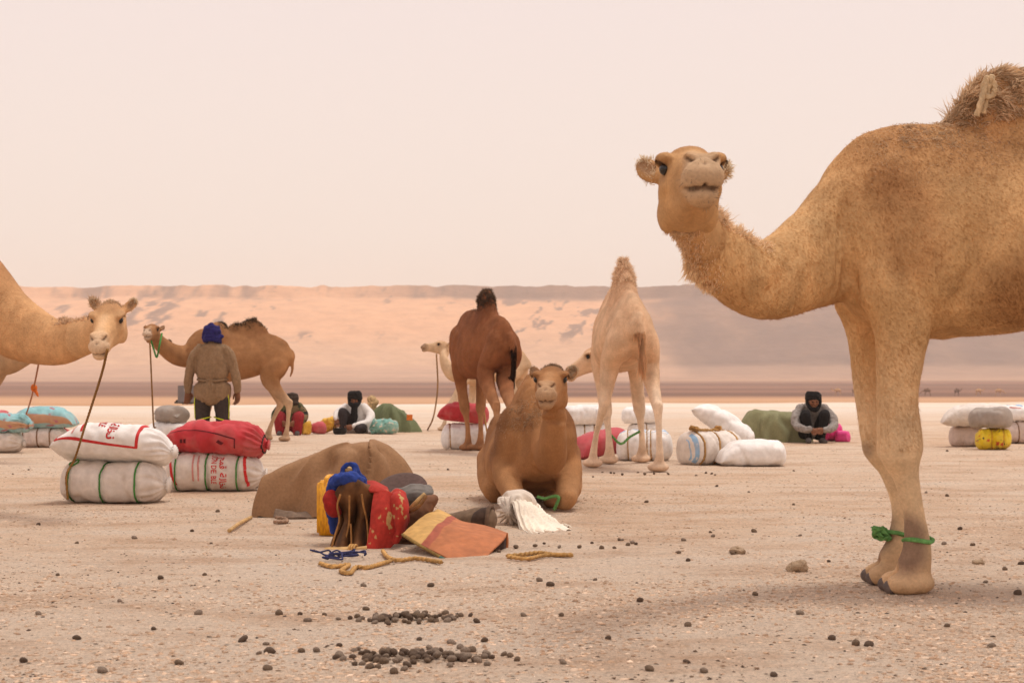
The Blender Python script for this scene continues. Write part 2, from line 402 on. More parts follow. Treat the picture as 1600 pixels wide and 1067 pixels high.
# ---- dust in the air
bm = bmesh.new(); bmesh.ops.create_cube(bm, size=1.0)
bmesh.ops.scale(bm, vec=(3100, 1750, 106), verts=bm.verts); bmesh.ops.translate(bm, vec=(0, 720, 48), verts=bm.verts)
me = bpy.data.meshes.new('haze'); bm.to_mesh(me); bm.free()
zm = bpy.data.materials.new('dust_haze'); zm.use_nodes = True; zt = zm.node_tree; zt.nodes.clear()
zo = zt.nodes.new('ShaderNodeOutputMaterial'); zv = zt.nodes.new('ShaderNodeVolumePrincipled')
zv.inputs['Color'].default_value = (.97, .90, .84, 1); zv.inputs['Density'].default_value = .00042; zv.inputs['Anisotropy'].default_value = .2
zt.links.new(zv.outputs[0], zo.inputs['Volume'])
haze = link('haze', me, zm); tag(haze, 'pale pink dust hanging in the air', None, kind='stuff')
def gz(x, y): return float(ground_z(np.array([float(x)]), np.array([float(y)]))[0])
# ================================================================== CAMELS
def fur_mat():
    m, t, b = new_mat('camel_fur'); N = t.nodes; L = t.links
    at = N.new('ShaderNodeAttribute'); at.attribute_name = 'Col'
    tc = N.new('ShaderNodeTexCoord')
    n = N.new('ShaderNodeTexNoise'); n.inputs['Scale'].default_value = 7; n.inputs['Detail'].default_value = 8; n.inputs['Roughness'].default_value = .7; L.new(tc.outputs['Object'], n.inputs['Vector'])
    n2 = N.new('ShaderNodeTexNoise'); n2.inputs['Scale'].default_value = 90; n2.inputs['Detail'].default_value = 4; L.new(tc.outputs['Object'], n2.inputs['Vector'])
    r = N.new('ShaderNodeMapRange'); r.inputs[1].default_value = .3; r.inputs[2].default_value = .7; r.inputs[3].default_value = .80; r.inputs[4].default_value = 1.14; L.new(n.outputs['Fac'], r.inputs[0])
    r2 = N.new('ShaderNodeMapRange'); r2.inputs[1].default_value = .3; r2.inputs[2].default_value = .7; r2.inputs[3].default_value = .9; r2.inputs[4].default_value = 1.1; L.new(n2.outputs['Fac'], r2.inputs[0])
    mu = N.new('ShaderNodeMath'); mu.operation = 'MULTIPLY'; L.new(r.outputs[0], mu.inputs[0]); L.new(r2.outputs[0], mu.inputs[1])
    vm = N.new('ShaderNodeVectorMath'); vm.operation = 'SCALE'; L.new(at.outputs['Color'], vm.inputs[0]); L.new(mu.outputs[0], vm.inputs['Scale'])
    L.new(vm.outputs[0], b.inputs['Base Color'])
    b.inputs['Roughness'].default_value = .8; b.inputs['Specular IOR Level'].default_value = .12
    b.inputs['Sheen Weight'].default_value = .0
    bp = N.new('ShaderNodeBump'); bp.inputs['Strength'].default_value = .35; bp.inputs['Distance'].default_value = .006
    L.new(n2.outputs['Fac'], bp.inputs['Height']); L.new(bp.outputs[0], b.inputs['Normal'])
    return m
FUR = fur_mat()
FURS, t, b = new_mat('camel_hair'); N = t.nodes; L = t.links
at = N.new('ShaderNodeAttribute'); at.attribute_name = 'Col'; tl = N.new('ShaderNodeBsdfTranslucent'); df = N.new('ShaderNodeBsdfDiffuse'); ms = N.new('ShaderNodeMixShader'); ms.inputs[0].default_value = .5
L.new(at.outputs['Color'], tl.inputs['Color']); L.new(at.outputs['Color'], df.inputs['Color']); L.new(df.outputs[0], ms.inputs[1]); L.new(tl.outputs[0], ms.inputs[2])
N.remove(b); L.new(ms.outputs[0], N['Material Output'].inputs['Surface'])
EYE_M, t, b = new_mat('camel_eye'); b.inputs['Base Color'].default_value = (.012, .008, .006, 1); b.inputs['Roughness'].default_value = .22
NAIL = M('nail', lin((112, 98, 92)), rough=.6, var=.35, scale=25)
STR_M = FURS

def hairs(name, roots, dirs, n, length, width, color, parent, curl=.25, seg=4, seed=1, droop=.5, gray=.2, lens=None):
    """long strands as tapering ribbons"""
    r = np.random.default_rng(seed)
    if len(roots) == 0: return None
    ix = r.integers(0, len(roots), n) if lens is None else np.arange(n)
    p = roots[ix].copy(); d = nrm(dirs[ix]+curl*.6*r.normal(size=(n, 3)))
    ln = length*(.45+.75*r.random(n))*(1 if lens is None else lens); w0 = width*(.6+.8*r.random(n))
    side = nrm(np.cross(d, r.normal(size=(n, 3))))
    bend = r.normal(size=(n, 3))*curl
    V = np.zeros((n, (seg+1)*2, 3)); q = p.copy(); dd = d.copy()
    for k in range(seg+1):
        w = (w0*(1-k/seg)**.7*.5+.0003)[:, None]
        V[:, 2*k] = q-side*w; V[:, 2*k+1] = q+side*w
        bend2 = bend*np.cos(k*2.1)
        dd = nrm(dd+bend2*.6+np.array([0, 0, -droop/seg]))
        q = q+dd*(ln/seg)[:, None]
    base = (np.arange(n)*(seg+1)*2)[:, None]
    Q = np.concatenate([base+np.array([[2*k, 2*k+1, 2*k+3, 2*k+2]]) for k in range(seg)])
    c = np.asarray(color)[ix] if np.ndim(color) == 2 else np.broadcast_to(color, (n, 3))
    tone = (1-gray+gray*2*r.random(n))[:, None]
    colv = np.repeat((c*tone)[:, None, :], (seg+1)*2, 1)
    colv = colv*np.repeat(np.linspace(1.0, 1.3, seg+1), 2)[None, :, None]
    me = mk_mesh(name, V.reshape(-1, 3), Q, col=np.clip(colv, 0, 1).reshape(-1, 3))
    return link(name, me, STR_M, parent)

class Camel:
    pass
TRUNK = [(-.80, 1.46, 1.22, .11), (-.72, 1.57, 1.12, .20), (-.55, 1.67, 1.06, .265), (-.35, 1.72, 1.06, .28), (-.10, 1.76, .99, .33),
         (.15, 1.79, .94, .35), (.40, 1.81, .925, .32), (.60, 1.79, .96, .27), (.74, 1.68, 1.04, .21), (.84, 1.54, 1.14, .13)]
HUMP = [(-.06, 1.55, .42, .22), (-.06, 1.72, .34, .17), (-.08, 1.86, .22, .11), (-.09, 1.95, .13, .07), (-.10, 2.01, .06, .035)]
FRONT = [(.56, 1.50), (.52, 1.22), (.50, 1.03), (.53, .78), (.55, .55), (.55, .45), (.55, .30), (.555, .17), (.575, .09)]
FRONT_RA = [.06, .105, .10, .082, .074, .055, .046, .056, .068]
FRONT_RB = [.13, .19, .145, .105, .082, .062, .054, .062, .068]
HIND = [(-.58, 1.42), (-.56, 1.22), (-.48, 1.00), (-.60, .78), (-.745, .60), (-.74, .50), (-.715, .32), (-.69, .17), (-.67, .09)]
HIND_RA = [.07, .13, .115, .08, .058, .05, .044, .05, .056]
HIND_RB = [.18, .23, .175, .115, .08, .062, .05, .06, .066]

FRONT_RA_A = [.06, .10, .086, .066, .074, .046, .040, .050, .060]; FRONT_RB_A = [.12, .17, .116, .082, .086, .052, .043, .056, .070]
def make_camel(name, label, pos, heading, s, neck, eyes_at, nose, head_roll=0.0, hs=1.0, legs=None, trunk=TRUNK, hump=HUMP, colors=None,
               voxel=.011, furn=60000, furlen=.016, tail=True, extra=None, group='camels of the caravan', sit=False, seed=1, detail=True,
               leg_y=(.17, .16), neck_local=False, tailpts=None, furw=.0028, up=None, slim=.78, legk=.74, egg=.46, carves=(), fra=None, frb=None):
    root = empty(name, (pos[0], pos[1], 0)); tag(root, label, 'camel', group)
    th = math.radians(heading); ch, sh = math.cos(th), math.sin(th)
    fwd = np.array([ch, sh, 0.]); lft = np.array([-sh, ch, 0.]); Z = np.array([0, 0, 1.])
    def W(x, y, z): return s*(fwd*x+lft*y+Z*z)          # camel frame -> root frame
    rootw = np.array([pos[0], pos[1], 0.])
    sp = Soup()
    # trunk
    sp.loft([W(x, 0, (zt+zb)/2) for x, zt, zb, w in trunk], [s*w*slim for *_, w in trunk], [s*(zt-zb)/2 for x, zt, zb, w in trunk], n=28, per=6, ex=2.1, egg=egg)
    if hump: sp.loft([W(x, 0, z) for x, z, a, b_ in hump], [s*b_*slim for x, z, a, b_ in hump], [s*a for x, z, a, b_ in hump], up=fwd, n=20, per=5)
    # legs
    feet = []
    kinds = {'fl': (FRONT, fra or FRONT_RA, frb or FRONT_RB, 1), 'fr': (FRONT, fra or FRONT_RA, frb or FRONT_RB, -1), 'hl': (HIND, HIND_RA, HIND_RB, 1), 'hr': (HIND, HIND_RA, HIND_RB, -1)}
    if not sit:
        for kk, (pts, ra, rb, sg) in kinds.items():
            y0 = leg_y[0] if kk[0] == 'f' else leg_y[1]
            pl = (legs or {}).get(kk)
            base = [(x, sg*y0*(.45 if i == 0 else .85 if i == 1 else 1.05), z) for i, (x, z) in enumerate(pts)]
            ft = (legs or {}).get(kk+'_foot')
            if ft is not None:
                rel = np.asarray(ft, float)-rootw; tx, ty = rel@fwd/s, rel@lft/s; bx, by, _z = base[-1]
                base = [(x+(tx-bx)*smooth01(1-(z-.09)/1.05), y+(ty-by)*smooth01(1-(z-.09)/1.25), z) for x, y, z in base]
            if callable(pl): base = [pl(*q) for q in base]
            elif pl is not None: base = pl
            lk = [1, .5+.5*legk, .5+.5*legk, .4+.6*legk, .5+.5*legk, legk, legk, legk, .5+.5*legk]
            sp.loft([W(*q) for q in base], [s*r*k_ for r, k_ in zip(ra, lk)], [s*r*k_ for r, k_ in zip(rb, lk)], up=fwd, n=16, per=5)
            fx, fy, _ = base[-1]
            sp.ball(W(fx, fy, .042), (s*.086, s*.086, s*.045), None)
            for q in (-1, 1): sp.ball(W(fx+.055, fy+q*.046, .042), (s*.062, s*.062, s*.042))
            feet.append((fx, fy))
            if kk[0] == 'f':                       # knee callus and shoulder muscle
                kx, ky, kz = base[4]; sp.ball(W(kx+.03, ky, kz), s*.062)
            else:
                kx, ky, kz = base[4]; sp.ball(W(kx-.035, ky, kz+.02), s*.045)
        sp.ball(W(.38, 0, float(np.interp(.30, [q[0] for q in trunk], [q[2] for q in trunk]))+.072), (s*.12, s*.10, s*.085))                         # chest pad
        Rz = np.column_stack([fwd, lft, Z])
        for q in (-1, 1):
            sp.ball(W(.52, q*.125, 1.27), (s*.19, s*.11, s*.28), Rz); sp.ball(W(-.55, q*.09, 1.27), (s*.23, s*.12, s*.26), Rz)
    if extra: extra(sp, W, s)
    # neck
    npts = np.array([(W(*q[:3]) if neck_local else np.asarray(q[:3])-rootw) for q in neck]); nra = [q[3]*.74 for q in neck]; nrb = [q[3] for q in neck]
    # head frame
    fx = nrm(np.asarray(nose, float)); uz = nrm((Z if up is None else np.asarray(up, float))-fx*fx[2]*(1 if up is None else 0)); uz = nrm(uz-fx*(uz@fx)); ly = np.cross(uz, fx)
    if head_roll:
        a = math.radians(head_roll); ly, uz = ly*math.cos(a)+uz*math.sin(a), uz*math.cos(a)-ly*math.sin(a)
    R = np.column_stack([fx, ly, uz]); ew = (W(*eyes_at) if neck_local else np.asarray(eyes_at)-rootw)
    ho = ew-hs*(R@np.array([.175, 0, .035]))
    def Hd(x, y, z): return ho+hs*(R@np.array([x, y, z], float))
    npts = np.vstack([npts, Hd(.0, 0, -.06)]); nra.append(.085*hs); nrb.append(.10*hs)
    sp.loft(npts, nra, nrb, up=(0, 0, 1) if abs((npts[-1]-npts[0])[2]) < 2*np.linalg.norm((npts[-1]-npts[0])[:2]) else -fx, n=20, per=6)
    HR = [(-.07, .045, -.10, .06), (-.02, .085, -.135, .082), (.05, .105, -.155, .096), (.12, .110, -.160, .100), (.18, .095, -.158, .092), (.24, .070, -.150, .078),
          (.30, .048, -.145, .068), (.36, .034, -.145, .064), (.42, .022, -.140, .063), (.465, .000, -.128, .054), (.49, -.03, -.105, .034)]
    sp.loft([Hd(x, 0, (a+b_)/2) for x, a, b_, w in HR], [hs*w for *_, w in HR], [hs*(a-b_)/2 for x, a, b_, w in HR], up=uz, n=20, per=4, ex=2.25)
    for q in (-1, 1):
        sp.ball(Hd(.168, q*.086, .062), hs*np.array([.056, .036, .026]), R)        # brow
        sp.ball(Hd(.15, q*.070, -.03), hs*np.array([.075, .034, .040]), R)         # cheekbone
        sp.ball(Hd(.07, q*.066, -.09), hs*np.array([.085, .036, .068]), R)        # jaw
        sp.ball(Hd(.448, q*.033, -.060), hs*np.array([.048, .035, .044]), R)       # upper lip
        sp.ball(Hd(.425, q*.036, .000), hs*np.array([.040, .026, .026]), R)        # nostril wing
        ep = [Hd(.00, q*.080, .050), Hd(-.018, q*.108, .068), Hd(-.028, q*.130, .088), Hd(-.030, q*.146, .108)]
        sp.loft(ep, [hs*v for v in (.028, .042, .041, .024)], [hs*v for v in (.026, .024, .021, .015)], up=fx, n=10, per=3)
    sp.ball(Hd(.435, 0, -.122), hs*np.array([.052, .048, .032]), R)                # lower lip
    sp.ball(Hd(.10, 0, .075), hs*np.array([.12, .075, .045]), R)
    # tail
    if tail:
        tp = tailpts or [(-.78, 0, 1.44), (-.87, .0, 1.34), (-.89, .0, 1.15), (-.88, .01, .98)]
        sp.loft([W(*q) for q in tp], [s*v for v in (.05, .035, .026, .02)], n=10, per=4, up=fwd)
    V, Q = sp.fuse(voxel)
    hp_ = (V-ho)@R/hs                                                           # head coordinates
    inhead = smooth01((.34-np.linalg.norm(hp_-np.array([.25, 0, -.05]), axis=1))/.08)
    it = int(max(4, .00016/voxel**2*9))
    V0 = V
    V = laplace(V, Q, min(it, 22), .5, 1-.80*inhead)
    V = laplace(V, Q, 2, .5)
    Nn = vnormals(V, Q)
    hp_ = (V-ho)@R/hs
    head_zone = np.linalg.norm(hp_-np.array([.22, 0, -.04]), axis=1) < .40
    tex = fbm(V*np.array([3, 3, 3]), 4, seed+10)
    V = V+Nn*(.006*s*fbm(V*9, 3, seed+3)*(1-inhead))[:, None]
    def carve(pts, r, depth):
        nonlocal V
        d = segdist(hp_, pts)*hs; V = V-Nn*(np.where(head_zone, depth*hs*np.exp(-(d/(r*hs))**2), 0))[:, None]
    def carve_w(pts, r, depth):                    # camel frame
        nonlocal V
        d = segdist(V, [W(*p) for p in pts]); V = V-Nn*(depth*s*np.exp(-(d/(r*s))**2))[:, None]
    # ---------- face relief
    cw = max(.009, voxel*.95/hs)
    if detail:
        for q in (-1, 1):
            carve([(.470, q*.016, -.016), (.462, q*.040, -.010), (.440, q*.058, .004)], cw*.8, .016)         # nostril slit
            carve([(.486, q*.0, -.101), (.474, q*.030, -.104), (.432, q*.060, -.097), (.36, q*.074, -.078)], cw*.85, .017)   # mouth
            carve([(.178, q*.115, .032)], .024, .020)                                                      # eye socket
            carve([(.0, q*.118, .076), (-.008, q*.142, .100)], .020, .014)                                  # ear cup
            carve([(.30, q*.085, -.02), (.40, q*.075, -.04)], .022, .008)
            carve([(-.05, q*.10, -.08), (.0, q*.10, -.15)], .025, .010)
        carve([(.490, 0, -.030), (.500, 0, -.10)], cw*.75, .010)
        carve([(.36, 0, -.15), (.12, 0, -.170)], .026, .026)
        for q in (-1, 1): carve([(-.03, q*.10, -.07), (.0, q*.085, -.13), (.02, q*.04, -.165), (.03, 0, -.17)], .018, .024); carve([(.20, q*.10, -.07), (.30, q*.085, -.09)], .03, .008); carve([(.455, q*.05, -.035), (.40, q*.068, -.045)], .010, .006)
        for k_ in range(3): carve([(.47-.02*k_, -.03, .0+.008*k_), (.475-.02*k_, .03, .0+.008*k_)], .006, .004)                                            # split lip
    if not sit:
        carve_w([(.76, .2, 1.62), (.80, .19, 1.40), (.77, .17, 1.15)], .028, .030); carve_w([(.76, -.2, 1.62), (.80, -.19, 1.40), (.77, -.17, 1.15)], .028, .030)
        for q in (-1, 1):
            carve_w([(.34, q*.33, 1.52), (.34, q*.33, 1.25), (.39, q*.27, 1.03)], .045, .045)       # behind the shoulder
            carve_w([(-.30, q*.3, 1.45), (-.29, q*.3, 1.15)], .06, .035); carve_w([(.45, q*.3, 1.62), (.50, q*.3, 1.40)], .05, .015); carve_w([(.66, q*.24, 1.45), (.62, q*.24, 1.22), (.58, q*.2, 1.08)], .03, .014)
            for k_ in range(4): carve_w([(.18-.13*k_, q*.34, 1.42), (.14-.13*k_, q*.34, 1.12)], .022, .006)                        # flank
        for (fx_, fy_) in feet:
            carve_w([(fx_+.13, fy_, .03), (fx_+.05, fy_, .10)], .016, .030)                     # cleft of the toes
    for (pts, r_, dp_) in carves:
        d = segdist(V, [np.asarray(p)-rootw for p in pts]); V = V-Nn*(dp_*np.exp(-(d/r_)**2))[:, None]
    Nn = vnormals(V, Q)
    # ---------- colour
    co = {k: lin(v) for k, v in colors.items()}
    L_ = np.column_stack([(V@fwd)/s, (V@lft)/s, V[:, 2]/s])
    c = np.tile(co['base'], (len(V), 1))
    def mixin(mask, col): 
        nonlocal c
        mask = np.clip(mask, 0, 1)[:, None]; c = c*(1-mask)+np.asarray(col)*mask
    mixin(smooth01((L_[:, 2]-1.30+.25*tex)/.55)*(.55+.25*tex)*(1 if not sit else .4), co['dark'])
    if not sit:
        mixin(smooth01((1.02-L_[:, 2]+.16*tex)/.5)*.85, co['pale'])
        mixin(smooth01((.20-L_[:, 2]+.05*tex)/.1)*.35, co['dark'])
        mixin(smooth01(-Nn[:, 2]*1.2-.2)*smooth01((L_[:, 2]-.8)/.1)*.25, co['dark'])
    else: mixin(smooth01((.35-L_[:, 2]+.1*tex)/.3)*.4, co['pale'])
    hz = head_zone.astype(float)
    mixin(hz*.6, co.get('face', co['base']))
    mixin(hz*smooth01((.155-np.linalg.norm(hp_-np.array([.48, 0, -.06]), axis=1))/.11)*.72, co['muzzle'])
    mixin(hz*smooth01((.05-segdist(hp_, [(.25, 0, .08), (.40, 0, .04)]))/.05)*.35, co['pale'])
    mixin(hz*smooth01((hp_[:, 2]-.05)/.05)*.5*smooth01((.25-hp_[:, 0])/.1), co['dark'])
    for q in (-1, 1):
        mixin(hz*smooth01((.034-np.linalg.norm(hp_-np.array([.178, q*.100, .034]), axis=1))/.016)*.97, lin((38, 26, 20)))
        mixin(hz*smooth01((.075-np.linalg.norm(hp_-np.array([.175, q*.100, .030]), axis=1))/.05)*.35, co['dark']*.5)
        mixin(hz*smooth01((.030-segdist(hp_, [(.0, q*.118, .076), (-.008, q*.142, .1)]))/.012)*smooth01((Nn@fx-.2)/.4)*.8, co.get('ear', lin((160, 128, 100))))
        mixin(hz*smooth01((.010-segdist(hp_, [(.470, q*.016, -.016), (.462, q*.040, -.010), (.440, q*.058, .004)]))/.007)*.75, lin((70, 50, 40)))
        mixin(hz*smooth01((.011-segdist(hp_, [(.488, q*.0, -.101), (.476, q*.030, -.104), (.434, q*.062, -.097), (.37, q*.076, -.080)]))/.007)*.75, lin((80, 58, 48)))
    mixin(hz*smooth01((.010-segdist(hp_, [(.495, 0, -.030), (.500, 0, -.10)]))/.007)*.6, lin((90, 66, 54)))
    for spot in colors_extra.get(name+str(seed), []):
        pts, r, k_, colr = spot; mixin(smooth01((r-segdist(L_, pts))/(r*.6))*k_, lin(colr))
    streak = fbm(V*np.array([9, 9, 3.2]), 4, seed+33, .6); blot = fbm(V*3.4, 4, seed+34, .55)
    c = c*(1+.10*fbm(V*14, 3, seed+30)[:, None]+.20*streak[:, None]*(1-.6*hz[:, None])+.13*blot[:, None]*(1-.6*hz[:, None]))
    # ---------- short coat
    nq = len(Q); r = np.random.default_rng(seed+99)
    Vall, Qall, Tall, Call, Nall = V, Q, None, c, Nn
    if furn:
        ar = np.linalg.norm(np.cross(V[Q[:, 2]]-V[Q[:, 0]], V[Q[:, 3]]-V[Q[:, 1]]), axis=1)
        pick = r.choice(nq, furn, p=ar/ar.sum()); u, v = r.random(furn)[:, None], r.random(furn)[:, None]
        qa = Q[pick]; bl = lambda A: (A[qa[:, 0]]*(1-u)+A[qa[:, 1]]*u)*(1-v)+(A[qa[:, 3]]*(1-u)+A[qa[:, 2]]*u)*v
        p, n_, cc, hh = bl(V), nrm(bl(Nn)), bl(c), bl(hp_)
        flow = np.tile(-fwd*.55-Z*.9, (furn, 1)); onh = np.linalg.norm(hh-np.array([.22, 0, -.04]), axis=1) < .36
        flow[onh] = -fx*.8-uz*.4
        cl = fbm(p*11, 2, seed+5)[:, None]
        flow = flow+.35*np.stack([fbm(p*5+k_*9.1, 2, seed+40+k_) for k_ in range(3)], -1)
        tg = nrm(flow-n_*(np.sum(flow*n_, 1)[:, None])); d = nrm(tg+n_*(.16+.18*r.random((furn, 1)))+.16*r.normal(size=(furn, 3)))
        ln = furlen*(.5+.9*r.random(furn))*(1+.25*cl[:, 0]); ln = np.where(onh, ln*.45, ln)
        ln = ln*np.where(p[:, 2] < .55*s, .5, 1.0)
        eyez = np.minimum(np.linalg.norm(hh-np.array([.178, .10, .034]), axis=1), np.linalg.norm(hh-np.array([.178, -.10, .034]), axis=1)) < .036
        muz = np.linalg.norm(hh-np.array([.48, 0, -.06]), axis=1) < .11
        ln = np.where(eyez | muz, .0015, ln)
        sd_ = nrm(np.cross(d, n_)); w = (furw*(.6+.8*r.random(furn)))[:, None]*.5
        base = p-n_*.002
        FV = np.stack([base-sd_*w, base+sd_*w, base+d*ln[:, None]], 1).reshape(-1, 3)
        tone = (.90+.20*r.random((furn, 1)))*(1+.06*cl)
        FC = np.repeat(np.clip(cc*tone, 0, 1), 3, 0); FC[2::3] *= 1.06
        FT = len(V)+np.arange(furn*3).reshape(-1, 3)
        Vall = np.vstack([V, FV]); Call = np.vstack([c, FC]); Nall = np.vstack([Nn, np.repeat(nrm(n_+.25*d), 3, 0)]); Tall = FT
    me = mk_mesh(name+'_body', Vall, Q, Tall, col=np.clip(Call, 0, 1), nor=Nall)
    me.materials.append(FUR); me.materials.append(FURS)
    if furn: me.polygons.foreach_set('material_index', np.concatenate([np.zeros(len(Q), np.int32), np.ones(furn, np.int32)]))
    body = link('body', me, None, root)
    K = Camel(); K.root, K.W, K.V, K.N, K.C, K.R, K.Hd, K.s, K.fwd, K.lft, K.L, K.hp, K.co, K.feet, K.fx, K.uz, K.ly, K.rootw, K.hs = root, W, V, Nn, c, R, Hd, s, fwd, lft, L_, hp_, co, feet, fx, uz, ly, rootw, hs
    if detail:
        if furn > 50000:
            er = (np.minimum(segdist(hp_, [(-.005, .105, .065), (-.022, .16, .118)]), segdist(hp_, [(-.005, -.105, .065), (-.022, -.16, .118)])) < .050) & (np.abs(hp_[:, 1]) > .10)
            tuft(K, 'ear_hair', er.astype(float), .020*hs, .0028, 900, co['pale'], lambda v, n: n*.7+.5*uz, curl=.4, seed=seed+60, blend=.15, lift=1.3)
        for q in (-1, 1):
            es = Soup(); es.ball((0, 0, 0), hs*.0205, None, 16, 12)
            em = bpy.data.meshes.new('eye'); em.from_pydata(np.vstack(es.V).tolist(), [], es.F); em.update()
            for p_ in em.polygons: p_.use_smooth = True
            el_ = Hd(.178, q*.0845, .030); eo = link('eye', em, EYE_M, root, Vector(el_))
            # lashes
            lr = np.array([Hd(.176+.024*math.cos(a), q*.112, .040+.020*math.sin(a)) for a in np.linspace(.2, 2.9, 14)])
            hairs('eyelashes', lr-el_, np.tile(ly*q*.9+uz*.1-uz*.35+fx*.2, (14, 1)), 26, .009*hs, .002*hs, lin((60, 42, 30)), eo, curl=.15, seg=3, seed=seed+5)
    return K
colors_extra = {}

def tuft(K, name, mask, length, width, n, color, direction, curl=.3, seed=3, droop=.5, seg=4, blend=.45, lift=1.6, clumps=0, desat=.60):
    """mask: 0..1 weights per skin vertex; hair thins out where they fall"""
    w = np.clip(np.asarray(mask, float), 0, 1)*np.clip(.5+.9*fbm(K.V*16, 3, seed), .0, 1); r = np.random.default_rng(seed)
    if w.sum() < 1e-6: print('no roots for', name); return
    ix = r.choice(len(w), n, p=w/w.sum())
    d = direction(K.V[ix], K.N[ix]) if callable(direction) else np.array([direction]*n)
    if clumps:
        cen = r.choice(len(w), clumps, p=w/w.sum()); P0, P1 = K.V[ix], K.V[cen]; near = np.concatenate([np.argmin(((P0[i:i+500, None]-P1[None])**2).sum(-1), 1) for i in range(0, n, 500)])
        cd = direction(P1, K.N[cen]) if callable(direction) else np.array([direction]*clumps); cd = nrm(cd)+.45*r.normal(size=cd.shape)
        cl_len = .55+.8*r.random(clumps)
    col = K.C[ix]*blend+np.asarray(color)*(1-blend); lum = col@np.array([.35, .50, .15]); col = np.clip((col*(1-desat)+desat*lum[:, None]*np.array([1.10, 1.0, .76]))*lift*(1-.35*desat), 0, .85)
    V_ = K.V[ix]+r.normal(size=(n, 3))*.004
    if clumps:
        tipc = K.V[cen][near]+nrm(cd)[near]*length*1.1; d = nrm((tipc-V_)*1.0)*.8+nrm(cd)[near]*.5+.12*r.normal(size=(n, 3))
    order = np.arange(n)
    wl = np.clip(w[ix]/max(w.max(), 1e-6), .35, 1)*(cl_len[near] if clumps else 1)
    return hairs(name, V_, d, n, length, width, col, K.root, curl=curl, seed=seed, droop=droop, seg=seg, lens=wl)
def ss(x, a, b): return smooth01((x-a)/(b-a))

# ---------------------------------------------------------------- A: the big camel at the right
TAWNY = dict(base=(206, 165, 116), dark=(166, 118, 76), pale=(224, 194, 156), muzzle=(196, 168, 138), face=(182, 138, 94))
dA = 6.6; sA = 1.06
posA = (1.643+.57*sA-.075, dA)
nodeA = [np.append(P(*q[:3]), q[3]) for q in [(1410, 320, 6.60, .30), (1342, 362, 6.60, .275), (1272, 404, 6.50, .205), (1192, 438, 6.28, .158), (1122, 402, 6.05, .132), (1086, 350, 5.90, .102)]]
def fA(dx): return lambda x, y, z: (x+.075*float(smooth01((z-.15)/.6))*float(smooth01((1.5-z)/.3))+dx*(1-min(z/1.05, 1)), y*(1 if z > .8 else .75+.25*z/.8), z)
def fAr(x, y, z):
    a = fA(-.055)(x, y, z); return (a[0]+float(np.interp(z, [.1, .3, .55, .95, 1.5], [.005, -.030, -.018, .030, .03])), a[1], a[2])
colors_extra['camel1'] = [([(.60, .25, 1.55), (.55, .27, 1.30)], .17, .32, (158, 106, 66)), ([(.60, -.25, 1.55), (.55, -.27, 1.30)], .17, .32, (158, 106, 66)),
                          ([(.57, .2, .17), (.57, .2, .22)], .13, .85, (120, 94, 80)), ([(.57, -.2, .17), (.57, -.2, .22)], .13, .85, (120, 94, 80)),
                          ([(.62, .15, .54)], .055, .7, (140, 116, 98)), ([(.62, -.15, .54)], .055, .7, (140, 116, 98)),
                          ([(.12, .36, 1.08), (-.3, .3, 1.15)], .30, .70, (140, 96, 58)), ([(.12, -.36, 1.08), (-.3, -.3, 1.15)], .30, .70, (140, 96, 58))]  # last pair: brown belly fur, deepened so underside shade is painted into the coat
HUMP_A = [(-.08, 1.55, .55, .24), (-.06, 1.74, .46, .19), (-.06, 1.85, .36, .13), (-.10, 1.94, .20, .08), (-.12, 2.00, .08, .04)]
TRUNK_A = [(x, a, b_+.05*float(smooth01((.55-abs(x-.1))/.2)), w) for x, a, b_, w in TRUNK]
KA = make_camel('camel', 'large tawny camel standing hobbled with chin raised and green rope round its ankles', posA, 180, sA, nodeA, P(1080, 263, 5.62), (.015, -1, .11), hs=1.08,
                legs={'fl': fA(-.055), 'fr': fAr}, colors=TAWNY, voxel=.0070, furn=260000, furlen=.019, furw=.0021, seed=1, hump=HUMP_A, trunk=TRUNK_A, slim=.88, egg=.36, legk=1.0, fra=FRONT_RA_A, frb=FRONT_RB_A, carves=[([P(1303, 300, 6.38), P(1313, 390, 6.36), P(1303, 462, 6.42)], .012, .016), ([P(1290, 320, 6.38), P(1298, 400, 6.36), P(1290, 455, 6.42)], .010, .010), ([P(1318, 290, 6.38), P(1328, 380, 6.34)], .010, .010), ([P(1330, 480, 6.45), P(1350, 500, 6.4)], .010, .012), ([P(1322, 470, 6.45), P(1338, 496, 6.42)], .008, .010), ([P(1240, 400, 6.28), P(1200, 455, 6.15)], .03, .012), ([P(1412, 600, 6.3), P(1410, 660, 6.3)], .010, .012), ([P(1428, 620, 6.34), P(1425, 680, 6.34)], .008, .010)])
# near side is its left flank (heading -X, left = -Y)
for (fx_, fy_) in KA.feet:
    for q in (-1, 1):
        es = Soup(); es.ball((0, 0, 0), (.034, .026, .030), None, 12, 10)
        nm = bpy.data.meshes.new('toe_nail'); nm.from_pydata(np.vstack(es.V).tolist(), [], es.F); nm.update()
        for p_ in nm.polygons: p_.use_smooth = True
        o = link('toe_nail', nm, NAIL, KA.root, Vector(KA.W(fx_+.092, fy_+q*.046, .032)))
